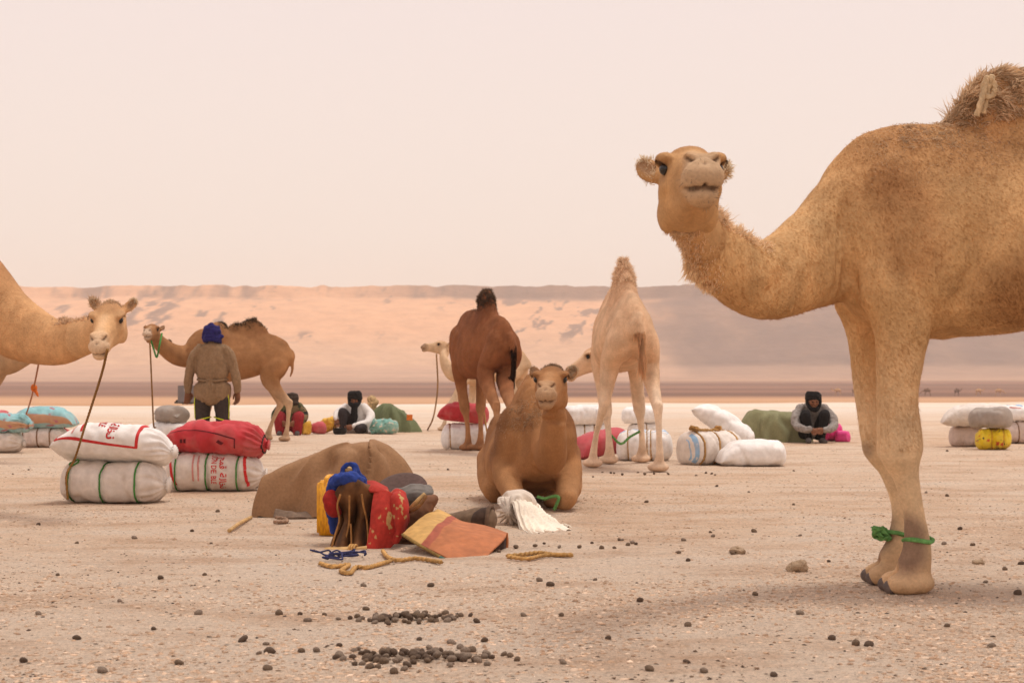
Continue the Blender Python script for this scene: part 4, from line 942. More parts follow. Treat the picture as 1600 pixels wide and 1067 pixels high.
# ---- red sack on a printed one
d2 = 12.7
ob, S = sack('printed white sack with red letters and three green ropes, under the big red sack', (P(338, 0, d2)[0], d2, 0), .80, .44, .32, yaw=0, straps=(-.70, -.10, .50), mat='white', ends=('round', 'gather'), seed=9)
ribbon(ob, S, [(-.80, .3), (-.82, 1.0), (-.78, 1.7), (-.70, 2.2)], .02, INK_R, L_=.8, girth=1.2); ribbon(ob, S, [(.62, .3), (.63, 1.0), (.66, 1.7), (.70, 2.3)], .022, INK_R, L_=.8, girth=1.2)
lettering(ob, S, 'SON DE BLE', .0, .72, .058, INK_R, L_=.8, girth=1.2, bold=.015, sx=.8); lettering(ob, S, ARABIC, .16, .80, .075, INK_R, L_=.8, girth=1.2, bold=.02)
for q in (-.36, -.26): ribbon(ob, S, [(q, .7), (q, 1.3), (q+.01, 1.9)], .014, INK_P, 'print_line', L_=.8, girth=1.2)
ob, S = sack('plump red sack with gathered end, lying on a printed white sack', (P(341, 0, d2)[0], d2-.03, .245), .80, .48, .285, yaw=-3, tilt=-4, roll=-8, ends=('sewn', 'gather'), mat='red', seed=12, wr=1.4)
ribbon(ob, S, [(-.86, 1.25), (-.4, 1.35), (.1, 1.5), (.44, 1.62), (.44, 2.1)], .009, INK_K, L_=.8, girth=1.2)
for q in (-.62, -.55): ribbon(ob, S, [(q, 1.75), (q, 2.0)], .02, INK_K, 'print_line', L_=.8, girth=1.2)
ribbon(ob, S, [(.1, 1.75), (.2, 1.9)], .03, INK_K, 'print_line', L_=.8, girth=1.2)
rope('neck_tie', [S(np.array([.90]), np.array([a]), .004)[0] for a in np.linspace(0, 6.6, 14)], .006, M('cord_dark', lin((70, 50, 46))), ob)
# ---- behind them
d3 = 22.6
sack('plain white sack half hidden behind the big red sack', (P(262, 0, d3)[0], d3, 0), .75, .45, .32, yaw=8, mat='bright', seed=14)
sack('round grey brown sack with gathered mouth, on a plain white sack', (P(266, 0, d3)[0], d3+.05, .275), .52, .46, .26, yaw=-60, ends=('gather', 'round'), mat='grey', seed=15, wr=1.8)
# ---- turquoise sacks at the far left
d4 = 21.2
sack('white sack banded with brown cord, under a turquoise and brown sack', (P(70, 0, d4)[0], d4, 0), .66, .42, .275, yaw=0, straps=(-.72, -.15, .35), strap_mat=ROPE_B, ends=('round', 'gather'), seed=17)
sack('turquoise sack with brown band and pointed ends, on the brown-corded white sack', (P(70, 0, d4)[0], d4, .25), .82, .46, .30, yaw=2, mat='turq', ends=('sewn', 'sewn'), seed=18)
sack('small red sack peeping out behind the turquoise sack with pointed ends', (P(86, 0, 22.2)[0], 22.2, .20), .40, .3, .32, yaw=70, mat='red', seed=19)
sack('plain red sack at the bottom, behind the turquoise sack with pointed ends', (P(86, 0, 22.25)[0], 22.25, 0), .5, .4, .22, yaw=70, mat='red', seed=119)
d5 = 19.6
sack('white sack with frayed gathered end, under the crumpled turquoise sack', (P(-4, 0, d5)[0], d5, 0), .66, .44, .27, yaw=0, ends=('round', 'gather'), seed=20, wr=1.6)
sack('crumpled turquoise sack with gathered end, on a frayed white sack', (P(4, 0, d5)[0], d5, .24), .72, .45, .25, yaw=-5, tilt=-2, mat='turq', ends=('sewn', 'gather'), seed=21, wr=1.8)
sack('red sack lying behind the crumpled turquoise sack', (P(-14, 0, 20.2)[0], 20.2, 0), .6, .4, .52, yaw=20, mat='rose', seed=22)
# ---- under the dark camel
d6 = 20.45
sack('white sack with tan cords, under a red sack beside the dark camel', (P(729, 0, d6)[0], d6, 0), .66, .42, .35, yaw=0, straps=(-.62, .0, .55), strap_mat=ROPE_O, ends=('round', 'round'), mat='bright', seed=24)
sack('faded red sack with pointed end on a white corded sack beside the dark camel', (P(723, 0, d6)[0], d6, .32), .66, .42, .27, yaw=0, tilt=-6, mat='red', ends=('sewn', 'round'), seed=25)
# ---- around the white camel
d7 = 20.8
sack('white sack standing below another white sack, behind the couched camel', (P(924, 0, d7)[0], d7, 0), .55, .42, .34, yaw=0, straps=(-.35, .1), strap_mat=ROPE_O, ends=('round', 'round'), mat='bright', seed=27)
sack('white sack stitched along one edge, lying on the sack behind the couched camel', (P(916, 0, d7)[0], d7-.05, .31), .62, .42, .27, yaw=3, ends=('round', 'round'), mat='bright', seed=28)
sack('rose red sack lying between the couched camel and the cream white camel', (P(938, 0, 17.9)[0], 17.9, 0), .70, .42, .30, yaw=32, tilt=8, ends=('sewn', 'round'), mat='rose', seed=29)
ob, S = sack('white and pale blue sack tied with tan cords between the legs of the cream camel', (P(1007, 0, 17.55)[0], 17.55, 0), .62, .44, .36, yaw=-8, straps=(-.55, .12, .25), strap_mat=ROPE_O, ends=('round', 'round'), mat='bright', seed=30)
ribbon(ob, S, [(-.85, .3), (-.3, .1), (.3, .2), (.85, .35)], .12, SM['blue'], 'blue_patch', L_=.62, girth=1.2)
sack('white sack with a cord, far behind the cream white camel', (P(1006, 0, 23.5)[0], 23.5, 0), .5, .4, .28, yaw=0, straps=(.1,), strap_mat=ROPE_O, ends=('round', 'round'), mat='white', seed=31)
sack('white sack topmost of two, far behind the cream white camel', (P(1000, 0, 23.5)[0], 23.5, .25), .55, .4, .27, yaw=0, ends=('round', 'round'), mat='bright', seed=32)
# ---- right of the camels
d8 = 16.75
ob, S = sack('white sack lashed with thick tan rope and a blue strip on its end', (P(1108, 0, d8)[0], d8, 0), .70, .44, .37, yaw=32, straps=(-.62, -.05, .62), strap_mat=ROPE_O, strap_r=.011, ends=('round', 'round'), mat='white', seed=34)
ribbon(ob, S, [(-.86, .2), (-.88, 1.2), (-.86, 2.6)], .06, SM['blue'], 'blue_strip', L_=.7, girth=1.25)
rope('lashing', np.concatenate([S(np.linspace(-.7, .3, 9), np.full(9, .15), .02)]), .013, ROPE_O, ob)
for tq in (-.66, .28):
    for k_ in range(3): rope('knot', [S(np.array([tq+.06*math.cos(a)]), np.array([.12+.12*math.sin(a+k_)]), .02+.035*abs(math.sin(a*.5+k_)))[0] for a in np.linspace(0, 5.5, 8)], .012, ROPE_O, ob)
sack('white pillow shaped sack tilted up on end behind the lashed sack', (P(1122, 0, 17.35)[0], 17.35, .12), .74, .42, .26, yaw=-12, tilt=-36, ends=('sewn', 'round'), mat='bright', seed=35)
sack('small white sack propping the tilted pillow shaped sack', (P(1115, 0, 17.45)[0], 17.45, 0), .5, .4, .22, yaw=20, ends=('round', 'round'), mat='white', seed=36)
sack('plain bright white sack lying on the ground beside the lashed sack', (P(1174, 0, 16.45)[0], 16.45, 0), .70, .42, .28, yaw=6, ends=('sewn', 'round'), mat='bright', seed=37, sagz=.2)
d9 = 20.4
sack('off white sack with faint orange mark, under the long grey white sack', (P(1510, 0, 21.4)[0], 21.4, 0), .44, .42, .29, yaw=0, ends=('round', 'round'), mat='pinkish', seed=39)
sack('bright yellow printed sack tied into a bundle, under the stubby grey sack', (P(1552, 0, d9)[0], d9, 0), .44, .38, .30, yaw=-6, straps=(-.2, .45), strap_mat=SM['gold'], ends=('round', 'round'), mat='yellow', seed=40, wr=1.8)
sack('long grey white sack with pointed end on the off white sack', (P(1526, 0, 21.2)[0], 21.2, .27), .90, .42, .31, yaw=-8, ends=('sewn', 'round'), mat='white', seed=41)
sack('stubby grey sack lying end-on over the yellow sack', (P(1547, 0, d9)[0], d9-.02, .275), .52, .42, .28, yaw=-35, ends=('round', 'round'), mat='grey', seed=42)
sack('pinkish sack banded with dark cord, under a white sack with blue print', (P(1594, 0, 22.5)[0], 22.5, 0), .56, .42, .33, yaw=5, straps=(-.35, .4), strap_mat=ROPE_B, ends=('round', 'round'), mat='pinkish', seed=43)
ob, S = sack('white sack with blue print on the dark-corded pinkish sack', (P(1590, 0, 22.5)[0], 22.5, .31), .62, .42, .25, yaw=-12, ends=('round', 'gather'), mat='bright', seed=44)
ribbon(ob, S, [(-.5, .2), (.2, .25)], .06, SM['blue'], 'blue_print', L_=.62, girth=1.1); ribbon(ob, S, [(-.4, .9), (.1, 1.0)], .03, INK_P, 'print_line', L_=.62, girth=1.1)
# ---- small bundles by the resting people
sack('magenta bundle beside the crouching man', (P(1297, 0, 23.2)[0], 23.2, 0), .34, .30, .30, yaw=20, ends=('gather', 'round'), mat='magenta', seed=46, wr=2)
sack('small bright pink knotted bag next to the magenta bundle', (P(1317, 0, 23.0)[0], 23.0, 0), .22, .17, .15, yaw=-20, ends=('gather', 'round'), mat='magenta', seed=47, wr=2.4)
sack('rose bag on the ground beside the seated man in white', (P(495, 0, 26.6)[0], 26.6, 0), .32, .28, .21, yaw=15, ends=('gather', 'round'), mat='rose', seed=48, wr=2)
sack('golden yellow bag leaning beside the seated man in white', (P(517, 0, 26.9)[0], 26.9, 0), .30, .26, .26, yaw=-30, tilt=20, ends=('gather', 'round'), mat='gold', seed=49, wr=2)
sack('green and white crumpled plastic bundle beside the seated man in white', (P(600, 0, 26.6)[0], 26.6, 0), .48, .36, .26, yaw=-10, ends=('gather', 'round'), mat='teal', seed=50, wr=2.6)
sack('small yellow and white bag by the person in camouflage', (P(477, 0, 26.2)[0], 26.2, 0), .20, .18, .24, yaw=40, ends=('round', 'gather'), mat='gold', seed=51, wr=2)
# ================================================================== PEOPLE
SKIN = M('skin_brown', lin((130, 86, 62)), rough=.6, var=.15, scale=30, bump=.1, sheen=0)
def garment(name, sp, mat, parent, voxel=.012, it=6, fold=.010, fs=(9, 9, 4), seed=1, col=None):
    V, Q = sp.fuse(voxel); V = laplace(V, Q, it); N_ = vnormals(V, Q)
    f = fbm(V*np.array(fs)+seed*3.1, 4, seed); rdg = -np.maximum(0, .25-np.abs(fbm(V*np.array(fs)*.8+seed, 3, seed+7)))*2.2
    V = V+N_*(fold*(f+rdg))[:, None]
    return link(name, mk_mesh(name, V, Q, col=None if col is None else col(V, N_)), mat, parent)
def hand(sp, c, d, side, s=1.0, curl=.5, spread=(1, 0, 0)):
    """palm + five fingers; c wrist, d pointing direction, side = direction across the knuckles, thumb on -side"""
    c = np.asarray(c, float); d = nrm(d); a = nrm(np.asarray(side, float)-d*(np.asarray(side, float)@d)); n = np.cross(d, a)
    sp.loft([c, c+d*.05*s, c+d*.095*s], [.026*s, .040*s, .040*s], [.020*s, .018*s, .015*s], up=n, n=10, per=3)
    for k, (off, ln) in enumerate(((-.030, .072), (-.010, .082), (.010, .078), (.030, .062))):
        p0 = c+d*.085*s+a*off*s; p1 = p0+d*ln*.5*s+n*curl*.012*s; p2 = p1+nrm(d+n*curl*1.4)*ln*.5*s
        sp.loft([p0, p1, p2], [.0095*s, .0088*s, .0075*s], n=8, per=3, up=a)
    p0 = c+d*.03*s-a*.03*s; sp.loft([p0, p0+nrm(d*.7-a*.7)*.035*s, p0+nrm(d-a*.35+n*.2)*.07*s], [.012*s, .011*s, .008*s], n=8, per=3, up=n)
def face(sp, c, f, u, s=1.0):
    """head looking along f"""
    f = nrm(f); u = nrm(np.asarray(u, float)-f*(np.asarray(u, float)@f)); r = np.cross(f, u); R = np.column_stack([f, r, u]); c = np.asarray(c, float)
    A = lambda x, y, z: c+s*(R@np.array([x, y, z]))
    sp.ball(c, s*np.array([.095, .075, .115]), R); sp.ball(A(.03, 0, -.06), s*np.array([.065, .055, .06]), R)
    sp.loft([A(.085, 0, .03), A(.108, 0, -.015)], [s*.012, s*.018], n=8, per=3)                       # nose
    sp.ball(A(.088, 0, -.055), s*np.array([.014, .026, .008]), R); sp.ball(A(.085, 0, -.068), s*np.array([.014, .022, .008]), R); sp.ball(A(.075, 0, -.095), s*np.array([.022, .024, .018]), R)
    for q in (-1, 1):
        sp.ball(A(.082, q*.032, .034), s*np.array([.014, .024, .009]), R); sp.ball(A(.065, q*.045, -.012), s*np.array([.03, .02, .02]), R); sp.ball(A(-.0, q*.076, .0), s*np.array([.02, .01, .03]), R)
    return A
def eyes_for(A, parent, s=1.0):
    for q in (-1, 1):
        es = Soup(); es.ball((0, 0, 0), .011*s, None, 10, 8); em = bpy.data.meshes.new('eye'); em.from_pydata(np.vstack(es.V).tolist(), [], es.F); em.update()
        link('eye', em, EYE_M, parent, Vector(A(.088, q*.031, .020)))
def rolls(sp, c, n, rx, ry, r, z0, z1, seed, tilt=.25):
    """wound cloth: slanted loops"""
    rr = np.random.default_rng(seed)
    for k in range(n):
        z = z0+(z1-z0)*k/max(n-1, 1); sc = 1-.22*((k/max(n-1, 1))**3); ph = rr.random()*6.28; ti = tilt*rr.normal()*.5
        a = np.linspace(0, 2*np.pi, 13)
        pts = np.column_stack([c[0]+rx*sc*np.cos(a), c[1]+ry*sc*np.sin(a), c[2]+z+rx*ti*np.cos(a+ph)])
        sp.loft(pts, r*(.85+.3*rr.random()), n=8, per=3)

# ---- man standing with his back to us
dm = 22.3; xm = P(332, 0, dm)[0]
man = empty('person', (xm, dm, 0)); tag(man, 'standing person in blue turban, brown knotted tunic and dark trousers with yellow stripes, back turned', 'person')
BROWN = M('tunic_brown', lin((140, 112, 84)), scale=30, var=.18, bump=.3); DARKTR = M('trousers_dark', lin((64, 54, 50)), scale=40, var=.25); NAVY = M('turban_navy', lin((36, 32, 92)), scale=30, var=.3); NEON = M('neon_stripe', lin((206, 214, 40)), scale=60, var=.1)
sp = Soup()
for q in (-1, 1):
    sp.loft([(q*.07, 0, .90), (q*.115, 0, .68), (q*.135, .01, .45), (q*.135, .0, .25), (q*.13, .02, .09)], [.075, .12, .105, .09, .085], [.09, .125, .115, .10, .095], up=(0, 1, 0), n=16)
sp.ball((0, 0, .84), (.15, .11, .12)); garment('trousers', sp, DARKTR, man, .014, 5, .012, seed=2)
for q in (-1, 1):
    a = np.linspace(0, 2*np.pi, 20); rx, ry = .112, .122
    link('trouser_stripe', tube_mesh('trouser_stripe', np.column_stack([q*.135+rx*np.cos(a), .01+ry*np.sin(a), .345-q*.03*np.cos(a)]), .008, 6, 2), NEON, man)
    link('trouser_stripe', tube_mesh('trouser_stripe', [(q*.215, -.05, .72), (q*.238, -.055, .62), (q*.240, -.05, .5), (q*.235, -.04, .35)], .006, 6, 5), NEON, man)
    sh = Soup(); sh.loft([(q*.13, -.06, .04), (q*.13, .05, .045), (q*.135, .17, .03)], [.045, .05, .04], [.04, .045, .03], n=12, per=4); garment('shoe', sh, DARKTR, man, .01, 2, .001, seed=4)
sp = Soup()
sp.loft([(0, 0, .66), (0, .0, .80), (0, 0, .885), (0, -.01, .96), (0, -.015, 1.12), (0, -.01, 1.27), (0, 0, 1.37), (0, 0, 1.42)], [.262, .258, .185, .225, .225, .20, .14, .075], [.175, .17, .135, .165, .16, .14, .11, .07], up=(0, 1, 0), n=24, per=5)
for q in (-1, 1): sp.loft([(q*.16, 0, 1.32), (q*.245, .0, 1.22), (q*.305, -.01, 1.02), (q*.335, -.0, .86), (q*.345, .01, .735)], [.085, .078, .066, .062, .052], [.10, .095, .085, .08, .062], up=(0, 1, 0), n=14)
sp.loft([(0, -.14, .88), (-.01, -.155, .76), (-.02, -.15, .64), (.0, -.13, .555)], [.06, .10, .085, .035], [.03, .03, .03, .02], up=(0, 1, 0), n=12)
garment('tunic', sp, BROWN, man, .010, 3, .022, fs=(11, 11, 3.0), seed=6)
a = np.linspace(0, 2*np.pi, 26); link('waist_knot', tube_mesh('waist_knot', np.column_stack([.205*np.cos(a), -.005+.152*np.sin(a), .885+.012*np.cos(2*a)]), .016, 8, 3, 20), BROWN, man)
kn = Soup(); kn.ball((-.005, -.16, .885), (.03, .028, .034)); kn.loft([(0, -.16, .88), (.035, -.185, .80), (.03, -.18, .72)], [.02, .028, .02], [.012, .012, .01], up=(0, 1, 0), n=8); garment('knot', kn, BROWN, man, .01, 2, .006, seed=8)
sp = Soup()
for q in (-1, 1): hand(sp, (q*.346, .012, .745), (0.02*q, .05, -1), (q*.8, -.6, 0), 1.3, .9)
sp.loft([(0, 0, 1.36), (0, .005, 1.50)], [.06, .06], n=12); V, Q = sp.fuse(.006)
link('skin', mk_mesh('skin', laplace(V, Q, 2), Q), SKIN, man)
sp = Soup(); sp.ball((0, .01, 1.55), (.118, .125, .115)); rolls(sp, (0, .005, 1.5), 6, .105, .115, .034, -.07, .12, 5); sp.ball((.12, -.03, 1.49), (.05, .04, .035)); sp.loft([(.0, -.06, 1.66), (-.08, -.06, 1.58), (-.11, -.02, 1.46), (-.06, -.05, 1.41)], [.035, .04, .035, .02], n=10)
garment('turban', sp, NAVY, man, .010, 2, .012, fs=(14, 14, 14), seed=9)

# ---- crouching man with black turban
dcr = 22.7; xc = P(1270, 0, dcr)[0]
cm = empty('person', (xc, dcr, 0)); tag(cm, 'crouching person in grey jacket, black turban and black trousers, arms round the knees', 'person')
GREYJ = M('jacket_grey', lin((150, 142, 136)), scale=34, var=.3); BLACKC = M('black_cloth', lin((30, 26, 26)), scale=34, var=.4)
sp = Soup(); sp.loft([(0, .16, .14), (0, .15, .30), (0, .08, .44), (0, .0, .53)], [.19, .21, .21, .11], [.13, .14, .13, .09], up=(0, 1, 0), n=20)
for q in (-1, 1): sp.loft([(q*.16, .04, .49), (q*.25, -.04, .38), (q*.265, -.15, .25), (q*.17, -.29, .20), (q*.10, -.33, .195)], [.075, .075, .068, .058, .048], n=12, up=(0, 1, 0))
garment('jacket', sp, GREYJ, cm, .011, 3, .022, fs=(13, 13, 9), seed=11)
sp = Soup()
for q in (-1, 1): sp.loft([(q*.09, .14, .12), (q*.12, .0, .26), (q*.135, -.18, .41), (q*.115, -.19, .26), (q*.09, -.15, .06)], [.10, .095, .078, .070, .055], n=14, up=(1, 0, 0), per=5)
garment('trousers', sp, BLACKC, cm, .012, 3, .010, seed=12)
sp = Soup(); A = face(sp, (0, -.06, .585), (.03, -1, -.28), (0, 0, 1), .95); sp.loft([(0, .01, .48), (0, -.03, .56)], [.055, .055], n=10)
hand(sp, (.10, -.33, .195), (-1, -.25, -.1), (0, .3, 1), 1, .8); hand(sp, (-.10, -.33, .195), (1, -.25, -.25), (0, .3, 1), 1, .8)
V, Q = sp.fuse(.006); link('skin', mk_mesh('skin', laplace(V, Q, 2), Q), SKIN, cm); eyes_for(A, cm, .95)
sp = Soup(); sp.ball((0, -.035, .66), (.10, .10, .062)); rolls(sp, (0, -.035, .64), 4, .092, .095, .032, -.005, .055, 15, .3)
sp.loft([(-.085, -.03, .64), (-.088, -.06, .57), (-.055, -.09, .50), (.0, -.11, .475), (.055, -.09, .50), (.088, -.06, .57), (.085, -.03, .64)], [.035, .03, .035, .045, .035, .03, .035], n=10, per=4); sp.ball((0, .03, .57), (.095, .06, .09))
garment('turban', sp, BLACKC, cm, .009, 2, .008, fs=(16, 16, 16), seed=13)
for q in (-1, 1):
    sp = Soup(); sp.loft([(q*.09, -.12, .035), (q*.10, -.22, .04), (q*.115, -.33, .025)], [.038, .045, .035], [.035, .04, .025], n=12, per=4); garment('shoe', sp, M('shoe_grey', lin((92, 84, 80))), cm, .009, 2, .001, seed=14)

# ---- man in white, seated
dw = 27.0; xw = P(553, 0, dw)[0]
wm = empty('person', (xw, dw, 0)); tag(wm, 'seated person in white robe and long black turban, one knee raised', 'person')
WHITE = M('robe_white', lin((232, 226, 220)), scale=26, var=.12); CHAR = M('trousers_charcoal', lin((58, 50, 50)), scale=30, var=.3)
sp = Soup(); sp.loft([(.02, .12, .06), (.02, .11, .22), (.02, .07, .38), (.01, .02, .50)], [.22, .22, .205, .10], [.16, .15, .13, .09], up=(0, 1, 0), n=20)
sp.loft([(.16, .03, .44), (.27, -.02, .32), (.26, -.14, .20), (.12, -.24, .145), (.02, -.27, .13)], [.08, .085, .075, .06, .05], n=12, up=(0, 1, 0)); sp.loft([(-.14, .03, .44), (-.24, -.02, .36), (-.28, -.12, .28), (-.26, -.2, .24)], [.075, .08, .07, .05], n=12, up=(0, 1, 0))
sp.loft([(.05, .05, .06), (.28, -.05, .06), (.34, -.1, .03)], [.15, .12, .06], [.08, .06, .04], n=12); sp.loft([(0.25, -.1, .1), (.33, -.16, .06), (.28, -.25, .03)], [.09, .08, .05], [.07, .05, .03], n=10)
garment('robe', sp, WHITE, wm, .013, 4, .014, seed=21)
sp = Soup(); sp.loft([(-.06, .05, .12), (-.13, -.08, .27), (-.17, -.17, .36), (-.165, -.2, .25), (-.17, -.2, .08)], [.10, .10, .085, .075, .065], n=12, up=(1, 0, 0)); sp.loft([(.06, .0, .1), (.16, -.2, .1), (.10, -.32, .08)], [.1, .09, .07], n=12)
garment('trousers', sp, CHAR, wm, .013, 3, .012, seed=22)
sp = Soup(); A = face(sp, (.02, -.05, .565), (-.1, -1, -.35), (0, 0, 1), .95); sp.loft([(0.02, .02, .46), (.02, -.02, .54)], [.055, .055], n=10); hand(sp, (.02, -.27, .13), (-1, -.3, -.2), (0, .3, 1), 1, .7); hand(sp, (-.26, -.21, .24), (.2, -.4, -1), (1, 0, 0), 1, .6)
sp.loft([(-.17, -.2, .09), (-.18, -.22, .04), (-.2, -.32, .025)], [.04, .04, .035], [.04, .035, .025], n=10)
V, Q = sp.fuse(.007); link('skin', mk_mesh('skin', laplace(V, Q, 2), Q), SKIN, wm); eyes_for(A, wm, .95)
sp = Soup(); sp.ball((.02, -.02, .63), (.105, .10, .085)); rolls(sp, (.02, -.03, .60), 5, .10, .10, .034, -.01, .09, 25, .2); sp.loft([(-.07, -.05, .58), (-.05, -.10, .50), (.03, -.14, .47), (.08, -.1, .5), (.11, -.03, .58)], [.035, .04, .05, .04, .035], n=10); sp.loft([(.03, -.12, .50), (.02, -.17, .38), (.03, -.19, .26), (.02, -.2, .2)], [.05, .065, .06, .04], [.03, .03, .03, .02], up=(0, 1, 0), n=10); sp.ball((.03, .06, .54), (.09, .05, .1))
garment('turban', sp, BLACKC, wm, .010, 2, .010, fs=(14, 14, 14), seed=23)

# ---- person in camouflage, sitting with their back to us
dp = 26.1; xp = P(453, 0, dp)[0]
cp = empty('person', (xp, dp, 0)); tag(cp, 'sitting person in green camouflage jacket, dark hood and red trousers beyond the brown camel', 'person')
def camo(V, N_):
    f = fbm(V*14, 3, 77); g = fbm(V*11+5, 3, 78); c = np.tile(lin((92, 92, 60)), (len(V), 1)); c[f > .1] = lin((54, 56, 40)); c[g > .18] = lin((120, 100, 72)); c[(f < -.25)] = lin((36, 34, 30)); return c
sp = Soup(); sp.loft([(0, .05, .22), (0, .05, .34), (0, .02, .46), (0, .0, .54)], [.17, .20, .18, .09], [.13, .14, .12, .09], up=(0, 1, 0), n=18)
for q in (-1, 1): sp.loft([(q*.13, .02, .48), (q*.22, -.0, .36), (q*.23, -.08, .26), (q*.12, -.16, .22)], [.07, .075, .068, .05], n=12, up=(0, 1, 0))
garment('jacket', sp, mat_cloth('camouflage', (1, 1, 1), attr=True, var=.15), cp, .013, 4, .010, seed=31, col=camo)
sp = Soup()
for q in (-1, 1): sp.loft([(q*.09, .05, .20), (q*.16, -.1, .30), (q*.15, -.14, .18), (q*.14, -.12, .04)], [.12, .10, .09, .075], n=12, up=(1, 0, 0)); sp.ball((q*.1, .05, .14), (.13, .14, .13))
garment('trousers', sp, M('trousers_red', lin((146, 40, 44)), var=.25), cp, .013, 3, .012, seed=32)
sp = Soup(); sp.ball((.04, 0, .60), (.085, .095, .10)); rolls(sp, (.04, 0, .58), 4, .082, .085, .03, -.06, .07, 35); garment('hood', sp, M('hood_dark', lin((66, 54, 46)), var=.4), cp, .011, 2, .008, seed=33)
sp = Soup(); sp.loft([(.03, 0, .46), (.04, -.01, .58)], [.055, .06], n=10); hand(sp, (.12, -.16, .22), (-.6, -.6, -.3), (0, 0, 1)); hand(sp, (-.12, -.16, .22), (.6, -.6, -.3), (0, 0, 1))
V, Q = sp.fuse(.008); link('skin', mk_mesh('skin', laplace(V, Q, 1), Q), SKIN, cp)
for q in (-1, 1):
    sp = Soup(); sp.loft([(q*.14, -.06, .035), (q*.14, -.16, .04), (q*.15, -.25, .025)], [.04, .045, .035], n=10, per=3); garment('shoe', sp, M('shoe_grey'), cp, .011, 1, .001, seed=34)
# ================================================================== BLANKETS, SADDLE HEAP AND ROPES
def patch(name, ctrl, mat, parent=None, n=8, thick=.012, fold=.0, fs=6., pleat=0.0, seed=1, loc=None, col=None, label=None, cat=None, group=None):
    """cloth or hide laid over a grid of control points (world), given real thickness"""
    A = np.array(ctrl, float); rows = np.array([catmull(r, n) for r in A]); G = np.array([catmull(rows[:, j], n) for j in range(rows.shape[1])]).transpose(1, 0, 2)
    N_ = nrm(np.cross(np.gradient(G, axis=1), np.gradient(G, axis=0)))
    if fold: G = G+N_*(fold*fbm(G*fs+seed, 4, seed))[..., None]
    if pleat:
        uu = np.linspace(0, 1, G.shape[1])[None, :]+.06*fbm(G*6, 2, seed+4); G = G+N_*(pleat*np.cos(uu*38+3*fbm(G*4, 2, seed))*np.linspace(.4, 1.2, G.shape[0])[:, None])[..., None]
    o0 = np.zeros(3) if loc is None else np.asarray(loc, float)
    h, w = G.shape[:2]; a = (G+N_*thick/2-o0).reshape(-1, 3); b = (G-N_*thick/2-o0).reshape(-1, 3); q = grid_quads(h, w); k = h*w
    ed = np.concatenate([np.arange(w), np.arange(1, h)*w+w-1, (h-1)*w+np.arange(w-2, -1, -1), np.arange(h-2, 0, -1)*w])
    side = np.column_stack([ed, np.roll(ed, -1), np.roll(ed, -1)+k, ed+k])
    V = np.vstack([a, b]); cc = None if col is None else col(np.vstack([np.stack(np.meshgrid(np.linspace(0, 1, h), np.linspace(0, 1, w), indexing='ij'), -1).reshape(-1, 2)]*2), V+o0)
    me = mk_mesh(name, V, np.vstack([q[:, ::-1], q+k, side]), col=cc)
    ob = link(name, me, mat, parent, Vector(o0) if parent is None else None)
    if label: tag(ob, label, cat, group)
    return ob
def mound(name, label, cat, base, outline, ridge, mat, seed=1, fold=.02, nth=120, nr=46, lobes=None, group=None, power=3.0, folds=()):
    """blanket thrown over a load: outline = [(x,y)] ground polygon, ridge = f(x,y)->height"""
    O = np.array(outline, float); O = catmull(np.vstack([O, O[0]]), 12)[:-1]
    s_ = np.concatenate([[0], np.cumsum(np.linalg.norm(np.diff(np.vstack([O, O[0]]), axis=0), axis=1))]); u = np.linspace(0, s_[-1], nth, endpoint=False); O2 = np.vstack([O, O[0]])
    O = np.column_stack([np.interp(u, s_, O2[:, k]) for k in range(2)]); cen = O.mean(0)
    r = 1-np.linspace(0, 1, nr)**1.6; r = np.linspace(0, 1, nr)**.75
    V = []
    for k in range(nr):
        pt = cen+(O-cen)*r[k]
        z = np.array([ridge(*q) for q in pt])*max(0, 1-r[k]**power)**(.55)
        V.append(np.column_stack([pt, z]))
    V = np.array(V)                                # nr x nth x 3
    th = np.arctan2(V[..., 1]-cen[1], V[..., 0]-cen[0]); f = fbm(np.stack([V[..., 0]*3, V[..., 1]*3, V[..., 2]*2.], -1)+seed, 4, seed)
    hang = np.cos(th*9+4*fbm(V*2.2, 2, seed+3))*smooth01((np.linspace(0, 1, nr)[:, None]-.25)/.5)
    rad = np.stack([np.cos(th), np.sin(th), 0*th], -1)
    V = V+rad*(fold*(1.7*hang))[..., None]+np.array([0, 0, 1])*(fold*1.0*f*(1-r[:, None]**6))[..., None]
    Nm = nrm(np.cross(np.gradient(V, axis=0), np.gradient(V, axis=1))); Nm = np.where((Nm[..., 2:3] < 0) & (np.abs(Nm[..., 2:3]) > .2), -Nm, Nm)
    for (pts, wd, am) in folds:
        dd_ = segdist(V.reshape(-1, 3), pts).reshape(V.shape[:2]); V = V+np.stack([rad[..., 0]*.6, rad[..., 1]*.6, 0*th+.5], -1)*(am*np.exp(-(dd_/wd)**2))[..., None]
    V[..., 2] = np.maximum(V[..., 2], -.005)
    Q = grid_quads(nr, nth, True)
    me = mk_mesh(name, V.reshape(-1, 3), Q); o = link(name, me, mat, None, Vector(base)); tag(o, label, cat, group); return o, V

